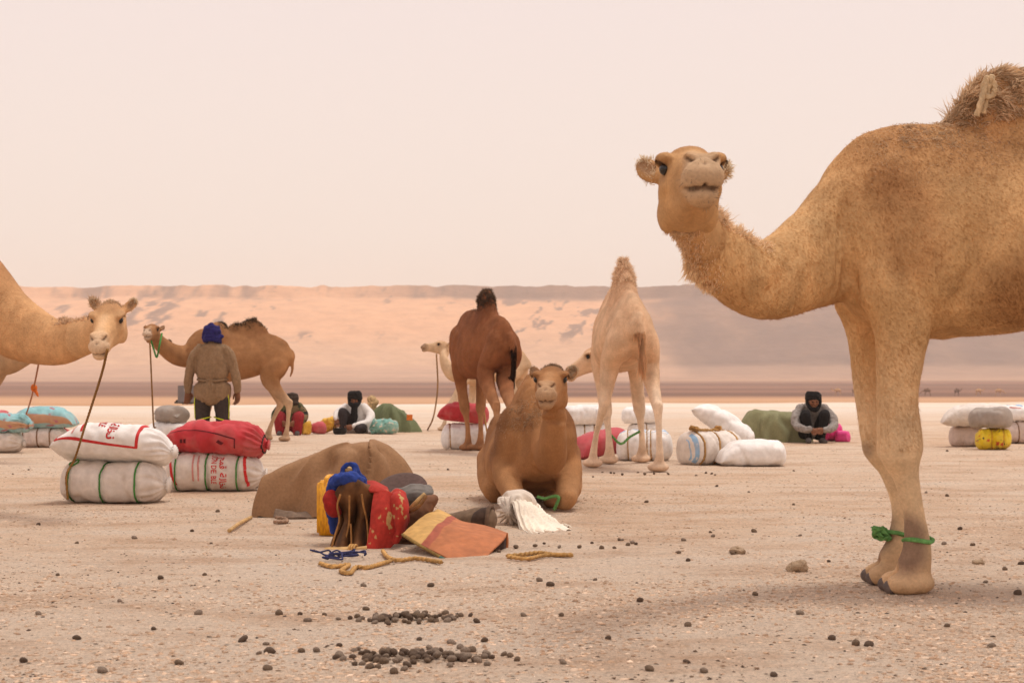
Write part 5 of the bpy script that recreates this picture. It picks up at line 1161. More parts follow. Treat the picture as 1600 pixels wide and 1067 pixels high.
# ---- brown blanket over a load
dB = 10.2
BLK = M('blanket_brown', lin((152, 116, 84)), scale=60, var=.14, bump=.35, big=5); 
bx = P(525, 0, dB)[0]
def hB(x, y):
    t = x+.02
    top = np.interp(t, [-.52, -.46, -.38, -.25, -.10, .06, .17, .25, .33, .42, .52, .60], [.20, .29, .315, .35, .40, .44, .465, .475, .45, .39, .30, .14])
    return top*(1-.9*max(0, abs(y)-.10)**1.5)
o, Vb = mound('blanket', 'brown blanket thrown over a heaped load behind the saddle', 'blanket', (bx, dB+.12, 0), [(-.50, -.20), (-.2, -.29), (.15, -.28), (.45, -.18), (.55, 0), (.42, .22), (.1, .3), (-.3, .28), (-.5, .1)], hB, BLK, seed=3, fold=.016, power=6.0, nth=200, nr=80, folds=[([(.20, -.30, .05), (.225, -.26, .25), (.215, -.16, .40)], .03, .030), ([(.255, -.30, .05), (.27, -.26, .22), (.255, -.15, .40)], .03, -.05), ([(-.40, -.28, .02), (-.30, -.27, .18), (-.12, -.2, .36), (.05, -.1, .46)], .03, .045), ([(-.30, -.28, .02), (-.20, -.27, .16), (.0, -.2, .34)], .04, -.04), ([(-.46, -.24, .0), (-.455, -.22, .15), (-.44, -.12, .30)], .025, .03), ([(-.1, -.3, .0), (-.02, -.28, .2), (.1, -.2, .38)], .045, .035)])
gN = nrm(np.cross(np.gradient(Vb, axis=1), np.gradient(Vb, axis=0))); gN = np.where(np.mean(gN[..., 2]) < 0, -gN, gN)
off = Vb+gN*.014; nr_, nth_ = Vb.shape[:2]; ql = grid_quads(nr_, nth_, True); cx = off.reshape(-1, 3)[ql].mean(1)
edge = .205+.09*(cx[:, 2]-.25)+.012*np.sin(cx[:, 2]*22); keep = (cx[:, 0] > edge) & (cx[:, 1] < .12)
fl_ = ql[keep]; u_, inv_ = np.unique(fl_, return_inverse=True); A_ = off.reshape(-1, 3)[u_]; B_ = A_-gN.reshape(-1, 3)[u_]*.012; fq = inv_.reshape(-1, 4); n_ = len(u_)
ed_ = np.vstack([fq[:, [0, 1]], fq[:, [1, 2]], fq[:, [2, 3]], fq[:, [3, 0]]]); ky = np.sort(ed_, 1); _, ii, cnt = np.unique(ky[:, 0]*n_+ky[:, 1], return_index=True, return_counts=True); bd = ed_[ii[cnt == 1]]
link('flap', mk_mesh('flap', np.vstack([A_, B_]), np.vstack([fq, fq[:, ::-1]+n_, np.column_stack([bd[:, 1], bd[:, 0], bd[:, 0]+n_, bd[:, 1]+n_])])), BLK, o)
# underside: grey load showing at the hem
patch('load_edge', [[np.array(q) for q in r_] for r_ in ([(-.36, -.29, .06), (-.22, -.30, .035), (-.08, -.29, .06)], [(-.37, -.315, .01), (-.22, -.335, .0), (-.06, -.32, .0)])], M('load_grey', lin((130, 110, 94))), o, n=10, thick=.012, fold=.03, fs=12)
rope('rope', [P(420, 838, 9.0)*[1, 0, 0]+[0, 9.75, .012], P(432, 0, 9.7)*[1, 0, 0]+[0, 9.62, .015], P(448, 0, 9.7)*[1, 0, 0]+[0, 9.70, .012], P(440, 0, 9.7)*[1, 0, 0]+[0, 9.80, .02], P(428, 0, 9.7)*[1, 0, 0]+[0, 9.76, .03]], .010, M('rope_grey', lin((150, 120, 98)), scale=60, var=.3), label='short looped grey rope lying at the hem of the brown blanket')

# ---- yellow jerrycan
dJ = 8.95
def jerrycan():
    root = empty('jerrycan', (P(513, 0, dJ)[0], dJ+.06, 0), math.radians(82)); tag(root, 'yellow plastic jerrycan standing between the brown blanket and the saddle', 'jerrycan')
    ym, t, b = new_mat('jerrycan_plastic'); N = t.nodes; L = t.links
    n_ = N.new('ShaderNodeTexNoise'); n_.inputs['Scale'].default_value = 9; n_.inputs['Detail'].default_value = 8
    cr = N.new('ShaderNodeValToRGB'); cr.color_ramp.elements[0].color = (*lin((196, 128, 22)), 1); cr.color_ramp.elements[0].position = .3; cr.color_ramp.elements[1].color = (*lin((240, 172, 24)), 1); cr.color_ramp.elements[1].position = .6
    L.new(n_.outputs['Fac'], cr.inputs[0]); L.new(cr.outputs[0], b.inputs['Base Color']); b.inputs['Roughness'].default_value = .45
    bm = bmesh.new(); W_, D_, H_ = .19, .105, .305
    prof = [(-W_/2, 0), (W_/2, 0), (W_/2, H_*.86), (W_/2-.035, H_), (-W_/2+.03, H_), (-W_/2, H_*.93)]
    vs = [[bm.verts.new((x, y, z)) for x, z in prof] for y in (-D_/2, D_/2)]
    bm.faces.new(vs[0]); bm.faces.new(vs[1][::-1])
    for i in range(len(prof)): bm.faces.new((vs[0][i-1], vs[1][i-1], vs[1][i], vs[0][i]))
    bmesh.ops.recalc_face_normals(bm, faces=bm.faces); bmesh.ops.bevel(bm, geom=bm.edges[:], offset=.014, segments=3, affect='EDGES')
    me = bpy.data.meshes.new('body'); bm.to_mesh(me); bm.free()
    for p_ in me.polygons: p_.use_smooth = True
    link('body', me, ym, root)
    rope('handle', [(-.07, 0, .29), (-.06, 0, .315), (-.01, 0, .322), (.035, 0, .315), (.045, 0, .29)], .014, ym, root, twist=0)
    link('cap', tube_mesh('cap', [(.075, 0, .285), (.078, 0, .315), (.08, 0, .33)], .024, 14, 2), ym, root)
    for z in (.07, .15, .22): link('rib', tube_mesh('rib', [(-.075, -D_/2, z), (.075, -D_/2, z)], .005, 6, 3), ym, root)
jerrycan()

# ---- saddle
dS = 8.35
WOOD = M('saddle_leather', lin((112, 74, 42)), rough=.68, var=.55, scale=14, bump=.6, big=9, sheen=0, dirt=(.02, .012, .008)); WOODP = M('pale_wood', lin((196, 158, 104)), rough=.6, var=.3, scale=20)
def pl(x, y, d): return P(x, y, d)
sroot = empty('saddle', tuple(P(545, 0, dS)*[1, 1, 0])); tag(sroot, 'wooden camel saddle with ribbed dark leather seat, lying on its back in the heap', 'saddle')
so = np.array(P(545, 0, dS)*[1, 1, 0])
# ribbed shell: waisted, opening towards the camera
rows = []
for (y, xl, xr, dep) in ((753, 541, 570, .03), (756, 531, 580, .015), (763, 525, 586, .005), (776, 524, 588, .01), (800, 531, 584, .05), (815, 532, 577, .08), (835, 522, 578, .05), (852, 516, 578, .0), (869, 513, 575, -.03)):
    row = []
    for k, f in enumerate(np.linspace(0, 1, 13)):
        rib = (-.035 if k in (3, 4, 8, 9) else .045 if k in (1, 6, 11) else .0)
        row.append(pl(xl+(xr-xl)*f, y+4*math.cos(f*math.pi*2), dS+dep+rib*(1 if y > 790 else .12)+.10*(2*f-1)**2*.3)-so)
    rows.append(row)
patch('seat_shell', rows, WOOD, sroot, n=4, thick=.014, fold=.003, fs=20)
for ep_ in ([(515, 868, -.05), (523, 838, -.01), (530, 812, .02), (527, 790, -.005), (532, 772, -.015)], [(530, 870, -.05), (539, 845, -.005), (545, 820, .02), (546, 795, -.005), (546, 774, -.02)], [(549, 870, -.05), (549, 842, -.005), (548, 818, .02)], [(574, 866, -.05), (575, 838, -.01), (573, 812, .02), (568, 790, -.005), (565, 772, -.015)]):
    link('rib_edge', tube_mesh('rib_edge', [pl(x, y, dS+d)-so for x, y, d in ep_], .0055, 6, 6), M('leather_edge', lin((176, 124, 70)), var=.45, scale=30), sroot)
link('crossbar', tube_mesh('crossbar', [pl(508, 861, dS-.14)-so, pl(540, 859, dS-.15)-so, pl(573, 858, dS-.13)-so], .016, 10, 5, 30), WOODP, sroot)
for k in range(3): link('binding', tube_mesh('binding', [pl(548+4*k+3*math.cos(a), 858+7*math.sin(a), dS-.15+.03*math.cos(a))-so for a in np.linspace(0, 6.6, 10)], .006, 6, 3), ROPE_O, sroot)
link('pommel', tube_mesh('pommel', [pl(547, 770, dS+.14)-so, pl(546, 742, dS+.12)-so, pl(546, 731, dS+.11)-so], .028, 12, 6), WOODP, sroot)
# dark lower frame seen under the cloth
link('frame_bar', tube_mesh('frame_bar', [pl(570, 868, dS+.1)-so, pl(610, 872, dS+.05)-so, pl(665, 874, dS+.0)-so], .022, 8, 5), WOOD, sroot)
link('frame_bar', tube_mesh('frame_bar', [pl(600, 865, dS+.12)-so, pl(640, 850, dS+.1)-so, pl(690, 878, dS+.05)-so], .024, 8, 5), WOOD, sroot)
# ---- red leaf-patterned cloth over the saddle
def leafy(uv, V):
    f = fbm(V*np.array([44, 18, 38])+3, 2, 91); g = fbm(V*9+11, 2, 92); c = np.tile(lin((176, 54, 44)), (len(V), 1))*(1+.15*g[:, None]); m = (f > .30) & (g > -.1); c[m] = lin((186, 150, 98)); return c
REDM = mat_cloth('red_print_cloth', (1, 1, 1), attr=True, var=.2, scale=50, bump=.3)
rp = [[(586, 768, .0), (598, 766, -.01), (610, 770, .0), (622, 780, .04)], [(581, 795, -.05), (596, 795, -.075), (612, 800, -.05), (630, 800, .0)], [(577, 830, -.08), (592, 832, -.10), (610, 835, -.06), (632, 828, -.02)], [(572, 862, -.10), (588, 862, -.115), (605, 858, -.08), (618, 846, -.05)], [(569, 877, -.11), (580, 880, -.12), (594, 872, -.10), (606, 858, -.07)]]
c1 = patch('red_cloth', [[pl(x, y, dS+d) for x, y, d in r_] for r_ in rp], REDM, None, n=22, thick=.010, fold=.014, fs=9, loc=so+[.1, 0, 0], col=leafy, label='red cloth with yellow leaf pattern hanging over the front of the saddle', cat='cloth')
rp = [[(608, 772, .10), (620, 764, .06), (632, 770, .06), (634, 780, .12)], [(604, 785, .0), (620, 776, -.06), (636, 786, -.05), (640, 790, .08)], [(612, 805, -.04), (622, 802, -.10), (636, 800, -.08), (640, 800, .06)], [(616, 830, -.04), (622, 832, -.08), (632, 825, -.05), (638, 815, .06)], [(612, 850, -.05), (618, 848, -.06), (624, 842, -.03), (630, 836, .04)]]
patch('red_cloth', [[pl(x, y, dS+d) for x, y, d in r_] for r_ in rp], REDM, None, n=20, thick=.012, fold=.014, fs=10, seed=4, loc=so+[.2, .02, 0], col=leafy, label='red cloth bunched into a knob beside the leaf patterned cloth', cat='cloth')
rp = [[(568, 752, .16), (585, 752, .14), (604, 762, .14)], [(570, 760, .06), (590, 762, .02), (607, 772, .05)], [(578, 768, .0), (592, 770, -.02), (604, 777, .0)]]
patch('red_cloth', [[pl(x, y, dS+d) for x, y, d in r_] for r_ in rp], REDM, None, n=7, thick=.012, fold=.01, fs=8, seed=5, loc=so+[.05, .1, 0], col=leafy, label='red cloth strap running back from the saddle top', cat='cloth')
sp = Soup(); sp.loft([pl(517, 772, dS+.05), pl(516, 785, dS+.03), pl(522, 800, dS+.05), pl(530, 800, dS+.08)], [.035, .045, .045, .02], [.03, .035, .03, .02], n=12)
rr = empty('red_pad', tuple(so)); tag(rr, 'dark red pad bulging out beside the yellow jerrycan', 'pad')
sp.V = [v-so for v in sp.V]; garment('cover', sp, M('red_dark', lin((150, 34, 30)), var=.25), rr, .008, 3, .006, seed=41)
# ---- blue cloth wound on the saddle
sp = Soup()
sp.loft([pl(519, 768, dS+.10), pl(525, 752, dS+.08), pl(540, 747, dS+.05), pl(557, 750, dS+.05), pl(570, 762, dS+.08)], [.035, .05, .05, .045, .03], [.035, .04, .04, .035, .03], n=12)
sp.loft([pl(528, 756, dS+.12), pl(534, 738, dS+.11), pl(541, 726, dS+.1), pl(551, 726, dS+.1), pl(560, 740, dS+.1), pl(572, 762, dS+.12)], [.024, .022, .018, .018, .026, .03], n=10)
sp.loft([pl(516, 775, dS+.13), pl(520, 790, dS+.16), pl(522, 830, dS+.18)], [.03, .035, .03], n=10)
br = empty('blue_cloth', tuple(so)); tag(br, 'royal blue cloth wound round the wooden saddle post', 'cloth'); sp.V = [v-so for v in sp.V]
garment('wrap', sp, M('blue_cloth', lin((44, 66, 140)), var=.3), br, .008, 2, .016, fs=(18, 18, 18), seed=42)
# ---- round brown cushion and grey cloth behind
dC = 8.95
cu = empty('round_cushion', tuple(P(625, 0, dC)*[1, 1, 0])); co_ = np.array(cu.location); tag(cu, 'flat round brown cushion propped behind the red cloth', 'cushion')
ax = nrm(np.array([-.15, -.55, .80])); S1 = nrm(np.cross(ax, [0, 0, 1])); S2 = np.cross(S1, ax); cc = pl(627, 764, dC)
ring = []; prf = [(.0, .018), (.08, .022), (.12, .020), (.145, .012), (.15, 0), (.145, -.014), (.10, -.02), (0, -.02)]
V = np.array([[cc+S1*r_*math.cos(a)+S2*r_*math.sin(a)*.92+ax*h for a in np.linspace(0, 2*np.pi, 40, endpoint=False)] for r_, h in prf])-co_
link('disc', mk_mesh('disc', V.reshape(-1, 3), grid_quads(len(prf), 40, True)), M('cushion_brown', lin((92, 72, 66)), var=.2, scale=50), cu)
link('piping', tube_mesh('piping', [cc+S1*.09*math.cos(a)+S2*.085*math.sin(a)+ax*.023-co_ for a in np.linspace(3.4, 6.0, 14)], .004, 6, 3), M('red_dark'), cu)
link('prop', tube_mesh('prop', [cc-ax*.015-co_, cc*np.array([1, 1, 0])+[0, .05, 0]-co_], .09, 14, 4), M('cushion_brown'), cu)
sp = Soup(); sp.loft([pl(612, 776, 8.7), pl(632, 768, 8.65), pl(655, 763, 8.65), pl(672, 762, 8.72)], [.035, .05, .045, .025], [.03, .035, .03, .02], n=12); sp.loft([pl(620, 782, 8.6), pl(645, 776, 8.58), pl(668, 770, 8.62), pl(675, 764, 8.68)], [.03, .045, .035, .02], n=12); sp.loft([pl(640, 785, 8.7), pl(642, 820, 8.75), pl(645, 855, 8.8)], [.06, .09, .1], n=12)
gr_ = empty('grey_cloth', tuple(P(645, 0, 8.65)*[1, 1, 0])); go = np.array(gr_.location); tag(gr_, 'grey folded cloth lying below the round brown cushion', 'cloth'); sp.V = [v-go for v in sp.V]
garment('folds', sp, M('grey_cloth', lin((118, 112, 106)), var=.2), gr_, .009, 3, .014, fs=(8, 8, 20), seed=43)
# ---- brown roll with stick
ro = empty('saddle_roll', tuple(P(660, 0, 8.5)*[1, 1, 0])); r0 = np.array(ro.location); tag(ro, 'brown leather saddle roll propped against the grey cloth', 'roll')
sp = Soup(); sp.loft([pl(634, 822, 8.45), pl(650, 805, 8.45), pl(668, 787, 8.48), pl(678, 780, 8.5)], [.045, .05, .048, .035], n=14); sp.loft([pl(634, 820, 8.5), pl(625, 845, 8.5), pl(620, 868, 8.5)], [.05, .06, .06], n=12); sp.V = [v-r0 for v in sp.V]
garment('roll', sp, M('roll_brown', lin((120, 84, 62)), var=.3, scale=22), ro, .009, 3, .010, fs=(16, 16, 16), seed=44)
link('stick', tube_mesh('stick', [pl(640, 797, 8.38)-r0, pl(652, 783, 8.36)-r0, pl(664, 772, 8.38)-r0], .013, 8, 4), WOODP, ro); link('stick', tube_mesh('stick', [pl(640, 800, 8.36)-r0, pl(655, 790, 8.34)-r0, pl(666, 774, 8.36)-r0], .010, 8, 4), M('stick_brown', lin((140, 100, 62)), var=.3), ro)
# ---- folded mat, yellow and orange
def matcol(uv, V):
    u = uv[:, 1]+.05*fbm(V*4, 2, 95); c = np.tile(lin((176, 108, 68)), (len(V), 1))*(1+.14*fbm(V*12, 3, 96)[:, None]); k = smooth01((.42-u)/.015)[:, None]; c = c*(1-k)+lin((160, 84, 62))*k; k = smooth01((.32-u)/.012)[:, None]; c = c*(1-k)+lin((200, 158, 94))*(1+.1*fbm(V*16, 3, 97)[:, None])*k; return c
MATM = mat_cloth('mat_leather', (1, 1, 1), attr=True, var=.18, scale=26, bump=.35, rough=.7, big=6)
mr_ = empty('folded_mat', tuple(P(705, 0, 8.2)*[1, 1, 0])); m0 = np.array(mr_.location); tag(mr_, 'orange and yellow leather mat folded into a tent beside the saddle', 'mat')
top_ = [[(684, 795, 8.55), (700, 802, 8.5), (722, 814, 8.45), (755, 822, 8.4), (792, 832, 8.32)], [(662, 806, 8.35), (680, 812, 8.27), (705, 824, 8.2), (740, 834, 8.15), (788, 842, 8.15)], [(645, 820, 8.22), (665, 830, 8.1), (692, 842, 8.02), (728, 856, 7.95), (764, 866, 7.92)], [(630, 834, 8.15), (652, 848, 8.0), (680, 864, 7.88), (712, 880, 7.78), (742, 887, 7.72)]]
patch('upper_sheet', [[pl(*q)-m0 for q in r_] for r_ in top_], MATM, mr_, n=26, thick=.010, fold=.010, fs=6, col=matcol)
end_ = [[(792, 832, 8.32), (793, 848, 8.30), (791, 864, 8.28), (788, 872, 8.26)], [(786, 846, 8.40), (784, 858, 8.45), (780, 868, 8.48), (774, 873, 8.45)]]
patch('turned_edge', [[pl(*q)-m0 for q in r_] for r_ in end_], MATM, mr_, n=8, thick=.012, col=lambda uv, V: np.tile(lin((176, 106, 64)), (len(V), 1)))
und = [[(684, 797, 8.62), (722, 816, 8.55), (792, 834, 8.45)], [(700, 840, 8.6), (735, 850, 8.55), (792, 866, 8.45)], [(705, 862, 8.75), (740, 868, 8.6), (785, 870, 8.5)]]
patch('under_sheet', [[pl(*q)-m0 for q in r_] for r_ in und], M('mat_underside', lin((96, 56, 36)), var=.3), mr_, n=6, thick=.012)
patch('inner_shade', [[pl(*q)-m0 for q in r_] for r_ in ([(789, 840, 8.26), (768, 862, 8.05), (746, 884, 7.84)], [(789, 856, 8.27), (770, 872, 8.07), (750, 887, 7.86)], [(788, 872, 8.28), (772, 880, 8.08), (754, 889, 7.88)])], M('mat_shade_dark', lin((58, 32, 22)), var=.3), mr_, n=5, thick=.01)  # dark patch painted in as the shade inside the fold's open end
link('piping', tube_mesh('piping', [pl(*q)-m0 for q in ((629, 835, 8.13), (651, 849, 7.98), (679, 865, 7.86), (711, 881, 7.76), (742, 888, 7.7))], .008, 6, 6), M('mat_edge', lin((150, 120, 66)), var=.4, scale=50), mr_)
link('corner_patch', tube_mesh('corner_patch', [pl(688, 872, 7.82)-m0, pl(702, 880, 7.77)-m0], .013, 8, 4), M('teal_cloth', lin((70, 110, 100)), var=.3), mr_)
flat = [[(735, 888, 7.62), (765, 882, 7.7), (790, 868, 8.0)], [(740, 891, 7.55), (770, 886, 7.62), (796, 874, 7.85)]]
patch('flap', [[pl(*q) for q in r_] for r_ in flat], M('flap_grey', lin((160, 140, 122)), var=.2), None, n=6, thick=.012, fold=.008, loc=P(765, 0, 7.7)*[1, 1, 0], label='thin grey cloth flap trailing on the ground under the folded mat', cat='cloth')
# ---- brown hat-like bag behind the mat
hb = empty('feed_bag', tuple(P(742, 0, 9.3)*[1, 1, 0])); h0 = np.array(hb.location); tag(hb, 'small brown open bag lying on its side behind the folded mat', 'bag')
sp = Soup(); sp.loft([pl(700, 812, 9.4), pl(722, 812, 9.35), pl(745, 812, 9.3), pl(762, 812, 9.28)], [.05, .085, .09, .08], [.04, .06, .075, .075], n=16); sp.V = [v-h0 for v in sp.V]
garment('bag', sp, M('bag_brown', lin((122, 100, 80)), var=.25), hb, .009, 3, .010, seed=46)
cc = pl(766, 813, 9.25)-h0; a = np.linspace(0, 2*np.pi, 24); link('rim', tube_mesh('rim', np.column_stack([cc[0]+.02*np.cos(a), cc[1]+.085*np.cos(a), cc[2]+.082*np.sin(a)]), .012, 8, 2), M('bag_rim', lin((100, 78, 62)), var=.3), hb)
V = np.array([[cc[0]+.016*math.cos(q)-dx, cc[1]+r_*math.cos(q), cc[2]+r_*math.sin(q)] for r_, dx in ((.08, 0), (.075, .05), (.05, .09), (.002, .1)) for q in np.linspace(0, 2*np.pi, 20, endpoint=False)]); link('lining', mk_mesh('lining', V, grid_quads(4, 20, True)), M('bag_lining', lin((70, 52, 42)), var=.3), hb)
# ---- white cloth over a grey sack by the couched camel
sk, S = sack('grey crumpled sack under the white cloth in front of the couched camel', (P(806, 0, 9.65)[0], 9.65, 0), .24, .20, .20, yaw=70, ends=('gather', 'round'), mat='cream', seed=61, wr=2.5)
wc = empty('white_cloth', tuple(P(845, 0, 9.4)*[1, 1, 0])); w0 = np.array(wc.location); tag(wc, 'fringed cream white cloth spilling from the grey sack onto the ground', 'cloth')
rp = [[(788, 776, 9.70), (800, 774, 9.70), (818, 776, 9.72), (838, 786, 9.74)], [(800, 786, 9.52), (812, 783, 9.52), (828, 788, 9.56), (846, 798, 9.60)], [(806, 806, 9.40), (818, 805, 9.38), (836, 808, 9.44), (862, 814, 9.5)], [(812, 826, 9.25), (826, 826, 9.22), (846, 824, 9.28), (880, 823, 9.40)], [(822, 836, 9.06), (838, 837, 9.0), (862, 834, 9.08), (905, 828, 9.30)]]
CLW = M('cream_cloth', lin((236, 224, 206)), var=.14, scale=50)
patch('sheet', [[pl(*q)-w0 for q in r_] for r_ in rp], CLW, wc, n=14, thick=.005, fold=.020, fs=12, seed=9, pleat=.010)
rp2 = [[(838, 786, 9.74), (850, 800, 9.70), (866, 812, 9.62)], [(846, 800, 9.58), (860, 812, 9.52), (880, 820, 9.46)], [(858, 816, 9.46), (876, 822, 9.42), (900, 828, 9.36)]]
patch('sheet', [[pl(*q)-w0 for q in r_] for r_ in rp2], CLW, wc, n=14, thick=.005, fold=.024, fs=14, seed=10, pleat=.008)
fr = np.array([pl(822+83*t_, 836-6*t_+2*math.sin(9*t_), 9.05+.22*t_)-w0 for t_ in np.linspace(0, 1, 60)]); hairs('fringe', fr, np.tile([.1, -1, -.25], (60, 1)), 500, .05, .004, lin((222, 202, 170)), wc, curl=.3, seed=71, droop=.4)
# ---- ropes on the ground
def gl(pts, z=.012): return [GP(x, y)*[1, 1, 0]+[0, 0, z] for x, y in pts]
rope('rope', gl([(500, 884), (520, 889), (545, 886), (533, 896), (547, 899), (556, 890), (575, 890), (610, 880)]), .0095, ROPE_O, label='thick tan rope coiled in front of the saddle')
rope('rope', gl([(598, 864), (606, 874), (622, 879), (650, 876), (690, 882)], .012), .0095, ROPE_O, label='thick tan rope running under the folded mat')
rope('rope', gl([(792, 872), (815, 870), (840, 867), (868, 870), (893, 870)]), .0095, ROPE_O, label='tan rope trailing straight out past the folded mat')
rope('rope', gl([(794, 874), (822, 877), (848, 872), (872, 871), (895, 872)], .014), .009, ROPE_O, label='second tan rope twisted along the trailing one')
NETB = M('cord_navy', lin((52, 54, 92)), var=.4, scale=40)
for k in range(5):
    rng_ = np.random.default_rng(k+5); c0 = GP(512+10*k, 876+rng_.normal()*3)
    rope('cord', [c0+[.05*math.cos(a+k)*(.5+1.2*rng_.random()), .05*math.sin(a+k)*(.5+rng_.random()), .02+.03*rng_.random()*abs(math.sin(a*.5+k))] for a in np.linspace(0, 7, 10)], .0042, NETB, label='tangled navy blue cord at the foot of the saddle', group='tangle of navy cord', twist=0)
# ---- hobbles
def ring_w(K, lx, ly, lz, r, n=16, wob=.006): return [K.rootw*[1, 1, 0]+K.W(lx, ly, lz)+[r*math.cos(a), r*math.sin(a), wob*math.sin(2*a)] for a in np.linspace(0, 6.5, n)]
GB = M('rope_green_dusty', lin((104, 156, 88)), var=.35, scale=60)
fl, frr = KA.feet[0], KA.feet[1]
hpts = ring_w(KA, fl[0]-.020, fl[1], .205, .056)+ring_w(KA, frr[0]-.020, frr[1], .205, .054)
hob = rope('hobble_rope', hpts, .0085, GB, label='dusty green hobble rope tied round the large camel\'s ankles', twist=50, per=4)
kx = KA.rootw*[1, 1, 0]+KA.W(frr[0]+.055, frr[1]+.02, .205)
for k in range(3): rope('knot', [Vector(kx)-hob.location+Vector((.03*math.cos(a+k*2), .02*math.sin(a*2), .022*math.sin(a+k))) for a in np.linspace(0, 6, 9)], .009, GB, hob)
hd2 = np.array([KD.rootw*[1, 1, 0]+KD.W(.72+.08*math.cos(a), -.17+.05*math.sin(a), .10+.085*math.cos(a)) for a in np.linspace(0, 6.4, 14)]); 
rope('hobble_rope', [P(840, 776, 10.62), P(850, 779, 10.58), P(860, 776, 10.58), P(868, 775, 10.57), P(873, 778, 10.56), P(869, 788, 10.56), P(866, 796, 10.58)], .010, GB, label='green hobble rope across the couched camel\'s folded forelegs', twist=40)
# ---- lead ropes
rope('lead_rope', [P(168, 546, 9.66), P(160, 580, 9.9), P(146, 625, 10.3), P(132, 668, 10.85), P(117, 716, 11.19), P(104, 742, 11.18), P(106, 780, 11.2)], .0075, M('rope_golden', lin((150, 112, 62)), var=.35, scale=60), label='long brown rope from the sandy camel\'s muzzle down to the stacked sacks')
rope('lead_rope', [P(62, 560, 17.0), P(53, 605, 18.2), P(46, 632, 19.5), P(38, 655, 20.9)], .009, M('rope_rust', lin((176, 116, 80)), var=.3), label='thin rust coloured rope with orange knot hanging to the turquoise sack')
kp = P(53, 606, 18.15); sp = Soup(); sp.ball((0, 0, 0), (.04, .03, .05)); sp.loft([(0, 0, 0), (.03, 0, -.06), (.05, 0, -.1)], [.02, .02, .008], n=8); kr = empty('rope_tassel', tuple(kp)); tag(kr, 'orange tassel knotted on the thin rust coloured rope', 'tassel'); garment('knot', sp, M('orange_yarn', lin((214, 112, 48)), var=.3), kr, .01, 1, .006, seed=81)
rope('lead_rope', [P(234, 531, 22.45), P(236, 575, 22.4), P(238, 620, 22.3), P(240, 663, 22.2), P(243, 668, 22.25)], .011, ROPE_B, label='dark lead rope hanging from the brown camel to the grey brown sack')
rope('halter', [P(253, 521, 22.95), P(249, 540, 22.75), P(245, 558, 22.78), P(240, 545, 22.8), P(236, 532, 22.75)], .012, ROPE_G, label='green halter cord hanging round the brown camel\'s neck')
rope('lead_rope', [P(682, 553, 28.7), P(684, 600, 28.4), P(681, 632, 28.1), P(676, 655, 27.8), P(668, 672, 28.6)], .013, ROPE_B, label='knotted lead rope hanging from the cream camel beyond the dark one')
rope('hobble_rope', [P(955, 680, 16.75), P(970, 693, 16.7), P(985, 682, 16.8), P(1003, 672, 16.95)], .012, GB, label='slack green rope between the forelegs of the cream camel')
rope('lead_rope', [P(752, 600, 20.3), P(756, 640, 20.2), P(762, 680, 20.1), P(770, 700, 20.1)], .010, ROPE_O, label='tan rope dangling beside the dark camel\'s hind legs')
# rope loop and leather on the big camel's hump
hl_ = [P(1545+9*math.sin(a), 138-14*math.cos(a), 6.46) for a in np.linspace(.3, 5.9, 12)]; hl_ = [P(1536, 178, 6.48)]+hl_+[P(1532, 162, 6.45), P(1526, 182, 6.46)]
rope('rope_loop', hl_, .011, M('rope_pale', lin((206, 178, 140)), var=.3, scale=50), label='pale rope loop standing up from the large camel\'s hump')
# ---- cloth mounds by the resting people
GREEN = M('blanket_green', lin((134, 132, 98)), scale=50, var=.14, big=5); GREEN2 = M('blanket_sage', lin((108, 116, 84)), scale=50, var=.16)
def hG(x, y): return np.interp(x, [-.5, -.40, -.28, -.1, .15, .4, .55], [.18, .40, .47, .45, .42, .45, .2])*(1-.8*max(0, abs(y)-.1)**1.4)
mound('blanket', 'olive green blanket draped over a load beside the crouching man', 'blanket', (P(1202, 0, 23.1)[0], 23.1, 0), [(-.48, -.25), (0, -.33), (.45, -.28), (.62, 0), (.4, .25), (-.1, .3), (-.45, .15)], hG, GREEN, seed=5, fold=.020, power=4.5, folds=[([(-.35, -.32, .02), (-.3, -.25, .3), (-.2, -.1, .46)], .05, .035), ([(-.1, -.34, .0), (.0, -.28, .25), (.2, -.1, .43)], .06, .03), ([(-.2, -.34, .0), (-.12, -.28, .25), (.05, -.1, .43)], .05, -.03), ([(.2, -.34, .0), (.25, -.25, .2), (.4, -.1, .4)], .05, .03), ([(.05, 0, .44), (.3, .02, .47)], .05, .04)])
sp = Soup(); sp.loft([(-.52, -.12, .02), (-.45, -.05, .2)], [.05, .06], n=8); sp.loft([(-.6, -.2, .025), (-.45, -.22, .04)], [.03, .05], n=8); bb = empty('brush_bundle', (P(1202, 0, 23.1)[0], 23.1, 0)); tag(bb, 'small bundle of brown brushwood at the edge of the olive green blanket', 'firewood'); garment('sticks', sp, M('brush_brown', lin((128, 92, 66)), var=.4), bb, .012, 1, .02, fs=(30, 30, 30), seed=83)
def hG2(x, y): return np.interp(x, [-.45, -.3, -.15, .0, .2, .4, .52], [.2, .44, .50, .47, .36, .22, .08])*(1-.8*max(0, abs(y)-.1)**1.4)
mound('blanket', 'sage green blanket with orange badge over a load behind the seated man in white', 'blanket', (P(612, 0, 27.6)[0], 27.6, 0), [(-.38, -.22), (0, -.3), (.35, -.22), (.50, 0), (.3, .25), (-.1, .28), (-.4, .15)], hG2, GREEN2, seed=6, fold=.020, power=4.0, folds=[([(-.2, -.3, .0), (-.12, -.2, .3), (0, -.05, .47)], .05, .035), ([(.0, -.3, .0), (.1, -.2, .2), (.2, -.05, .36)], .05, .03), ([(.2, -.28, .0), (.27, -.15, .15)], .04, .03)])
